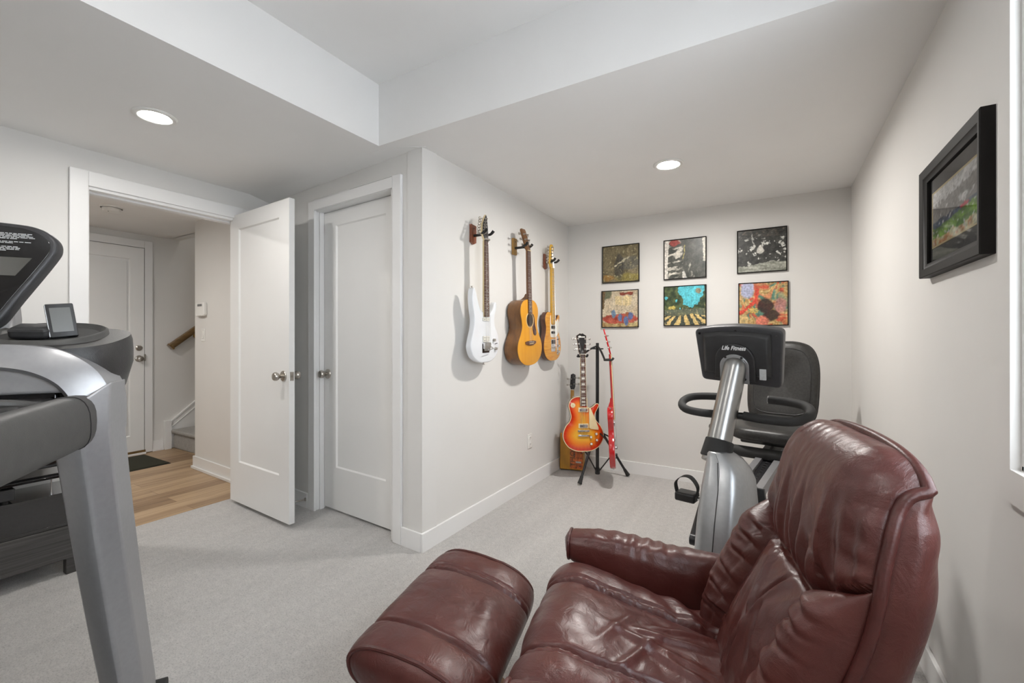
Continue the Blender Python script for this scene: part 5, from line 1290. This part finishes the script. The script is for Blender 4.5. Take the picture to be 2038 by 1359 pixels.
# silver arch of the console: swept front band
def arch_path(off, y, n=10):
    # half path from centre to right upright in (x, z); off moves it outwards
    c = [(-.43, 1.176), (-.30, 1.178), (-.17, 1.176), (-.09, 1.172), (-.035, 1.158), (.012, 1.125), (.040, 1.083), (.050, 1.035), (.050, .955)]
    i = [(-.43, 1.118), (-.30, 1.121), (-.17, 1.122), (-.12, 1.117), (-.080, 1.104), (-.045, 1.080), (-.022, 1.045), (-.012, 1.01), (-.010, .955)]
    return [tuple(c[k][j] * off + i[k][j] * (1 - off) for j in range(2)) for k in range(len(c))]
def mirror(p): return (WD - p[0], p[1])
def band():
    O = cr2([(a, b_) for a, b_ in arch_path(1, 0)], 6, False); I = cr2(arch_path(0, 0), 6, False)
    O = O + [mirror(p) for p in O[::-1][0:]][:-1][::-1][::-1] if False else O
    rings = []
    def sect(o, i):
        yo = -.335 + max(0, 1.07 - o[1]) * .35
        return [Vector((o[0], yo + .008, o[1])), Vector((o[0] * .85 + i[0] * .15, yo, o[1] * .85 + i[1] * .15)), Vector((o[0] * .12 + i[0] * .88, yo - .020, o[1] * .12 + i[1] * .88)), Vector((i[0], yo - .012, i[1])),
                Vector((i[0], -.25, i[1])), Vector((o[0], -.22, o[1]))]
    L = [sect(o, i) for o, i in zip(O, I)]
    R_ = [[Vector((WD - p.x, p.y, p.z)) for p in r] for r in L]
    return R_[::-1] + L[1:]
MB().loft(band(), True, True, True).build('console_arch', 'silver', tm, sharp=40)
# dark upper housing with tray
hp = cr2([(-.43, -.345), (-.20, -.340), (-.06, -.325), (.018, -.28), (.046, -.20), (.040, -.13), (.0, -.085), (-.10, -.065), (-.43, -.06)], 5, False)
def housing():
    lay = [(.0, .955, .30), (.35, .99, .55), (.8, 1.06, .86), (1.0, 1.115, 1.0), (1.0, 1.150, 1.0), (.965, 1.176, .985), (.90, 1.190, .95)]
    rings = []
    for q, z, sc in lay:
        r = []
        for x, y in hp:
            xx = .0 + (x - 0.0) * 1.0 if x < -.1 else x * 1.0
            k = max(0, (x + .15) / .2)
            r.append(Vector((x - (1 - sc) * .11 * min(1, k), -.20 + (y + .20) * (.25 + .75 * sc), z + (.22 if z > 1.1 else .05) * (y + .2))))
        rings.append(r + [Vector((WD - p.x, p.y, p.z)) for p in r[::-1]])
    return rings
hr_ = housing(); ho = MB().loft(hr_, True, True, True).build('console_housing', 'texplastic', tm, sharp=45)
# tray rim and recess
def ell(cx, cy, rx, ry, z, n=40, sl=.26): return [Vector((cx + rx * math.copysign(abs(math.cos(a)) ** .8, math.cos(a)), cy + ry * math.copysign(abs(math.sin(a)) ** .8, math.sin(a)), z + sl * (ry * math.sin(a)))) for a in [2 * PI * k / n for k in range(n)]]
for cx in (-.115, WD + .115):
    TRI = [ell(cx, -.18, .112, .100, 1.188), ell(cx, -.18, .109, .098, 1.206), ell(cx, -.18, .104, .092, 1.209), ell(cx, -.18, .099, .086, 1.204), ell(cx, -.18, .092, .078, 1.197)]
    MB().loft(TRI, False, True, True).build('tray_rim', 'padgrip', ho, sharp=60)
    MB().loft([ell(cx, -.18, .093, .079, 1.198), ell(cx, -.18, .02, .015, 1.1975)], True, True, True).build('tray_floor', 'rubber', ho)
# lower accessory shelf between the uprights
ip = cr2(arch_path(0, 0)[:7], 6, False); ip = [(a, b_ + .004) for a, b_ in ip] + [(-.03, 1.062)]
MB().prism(ip + [mirror(p) for p in ip[::-1]], -.340, -.24, .004).build('lower_console', 'silver', tm)
MB().bx(WD + .04, -.05, -.32, -.16, 1.02, 1.066).build('recess_panel', 'glassblack', tm, .004)
sh = MB(); sh.bx(WD + .05, -.05, -.47, -.30, 1.016, 1.05); lc = sh.build('accessory_tray', 'texplastic', tm, .012, 3)
MB().bx(WD + .10, -.16, -.44, -.33, 1.048, 1.053).build('tray_recess', 'glassblack', lc, .002)
MB().tube(cr([(-.24, -.47, 1.055), (-.14, -.472, 1.057), (-.075, -.45, 1.052), (-.045, -.41, 1.04)], 6), .011, 10).build('tray_lip', 'padgrip', lc)
# screen neck and display
nk = MB(); nk.loft([[Vector((WD / 2 + s_ * w_, y, z)) for s_, y in ((-1, yf), (1, yf), (1, yf + .07), (-1, yf + .07))] for z, w_, yf in ((1.16, .235, -.17), (1.24, .222, -.135), (1.34, .20, -.10))]); nk.build('display_neck', 'silver', tm, .02, 3)
md_ = Matrix.Translation((WD / 2, -.155, 1.215)) @ Matrix.Rotation(math.radians(-13), 4, 'X')
half = [(0, -.035), (.13, -.033), (.180, -.022), (.215, .012), (.245, .075), (.297, .185), (.308, .222), (.298, .252), (.262, .275), (.20, .283), (0, .290)]
dout = cr2(half + [(-x, z) for x, z in half[::-1][1:-1]], 4)
dp = MB().prism(dout, -.018, .022, .010, md_, steps=4).build('display_bezel', 'consolegrey', tm, sharp=60)
MB().prism([(x * .955, .12 + (z - .12) * .93) for x, z in dout], -.020, -.017, .001, md_).build('display_glass', 'glassblack', dp)
MB().prism([(-.235, .135), (.235, .135), (.262, .185), (-.262, .185)], -.0212, -.0198, 0, md_).build('display_stripe', 'panelgrey', dp)
MB().tube([(.165, -.0214, .187), (.135, -.0214, .133)], .0012, 4, md_).build('stripe_divider', 'glassblack', dp)
rt = random.Random(3)
for grp, z0, nrow, r0 in ((0, .251, 5, .262), (1, .228, 2, .250), (2, .214, 4, .243), (3, .196, 2, .20)):
    for i in range(nrow):
        z = z0 - i * .0036; m = MB(); x = -.262 + .01 * (grp > 0)
        lim = r0 - rt.random() * .02 - (.03 if i == nrow - 1 else 0)
        while x < lim:
            l = .004 + rt.random() * .012; m.box((x + l / 2, -.0206, z), (l, .0006, .0019), md_); x += l + .0022
        m.build('warning_text_line', 'text', dp)

# things in the tray
rc = thing('handheld_display', 'slim upright grey screened handheld leaning in the treadmill tray', 'handheld device')
rc.matrix_world = tm.matrix_world if False else (Matrix.Translation(TMO) @ Matrix.Rotation(math.radians(FW - 90), 4, 'Z') @ Matrix.Translation((-.073, -.218, 1.194)) @ Matrix.Rotation(math.radians(24), 4, 'Z') @ Matrix.Rotation(math.radians(-7), 4, 'Y') @ Matrix.Rotation(math.radians(-10), 4, 'X') @ Matrix.Scale(1.08, 4))
MB().prism(rrect(-.024, .024, 0, .080, .003), 0, .013, .002).build('case', 'black', rc)
MB().prism(rrect(-.0175, .0175, .012, .070, .001), -.0012, .001).build('screen', 'screen', rc)
MB().prism(rrect(-.0245, -.023, .002, .078, .0005), -.0008, .0142).build('side_trim', 'steel', rc)
wl_ = thing('small_case', 'rounded black case lying in the treadmill tray', 'case')
wl_.matrix_world = Matrix.Translation(TMO) @ Matrix.Rotation(math.radians(FW - 90), 4, 'Z') @ Matrix.Translation((-.136, -.205, 1.193)) @ Matrix.Rotation(math.radians(4), 4, 'Z') @ Matrix.Rotation(math.radians(13), 4, 'X')
MB().prism(rrect(-.036, .036, 0, .030, .011), -.032, .032, .009, steps=4).build('case_body', 'black', wl_)
MB().tube([(x * 1.003, y, .020) for x, y in rrect(-.036, .036, -.032, .032, .009)], .0009, 5, closed=True).build('case_seam', 'black', wl_)
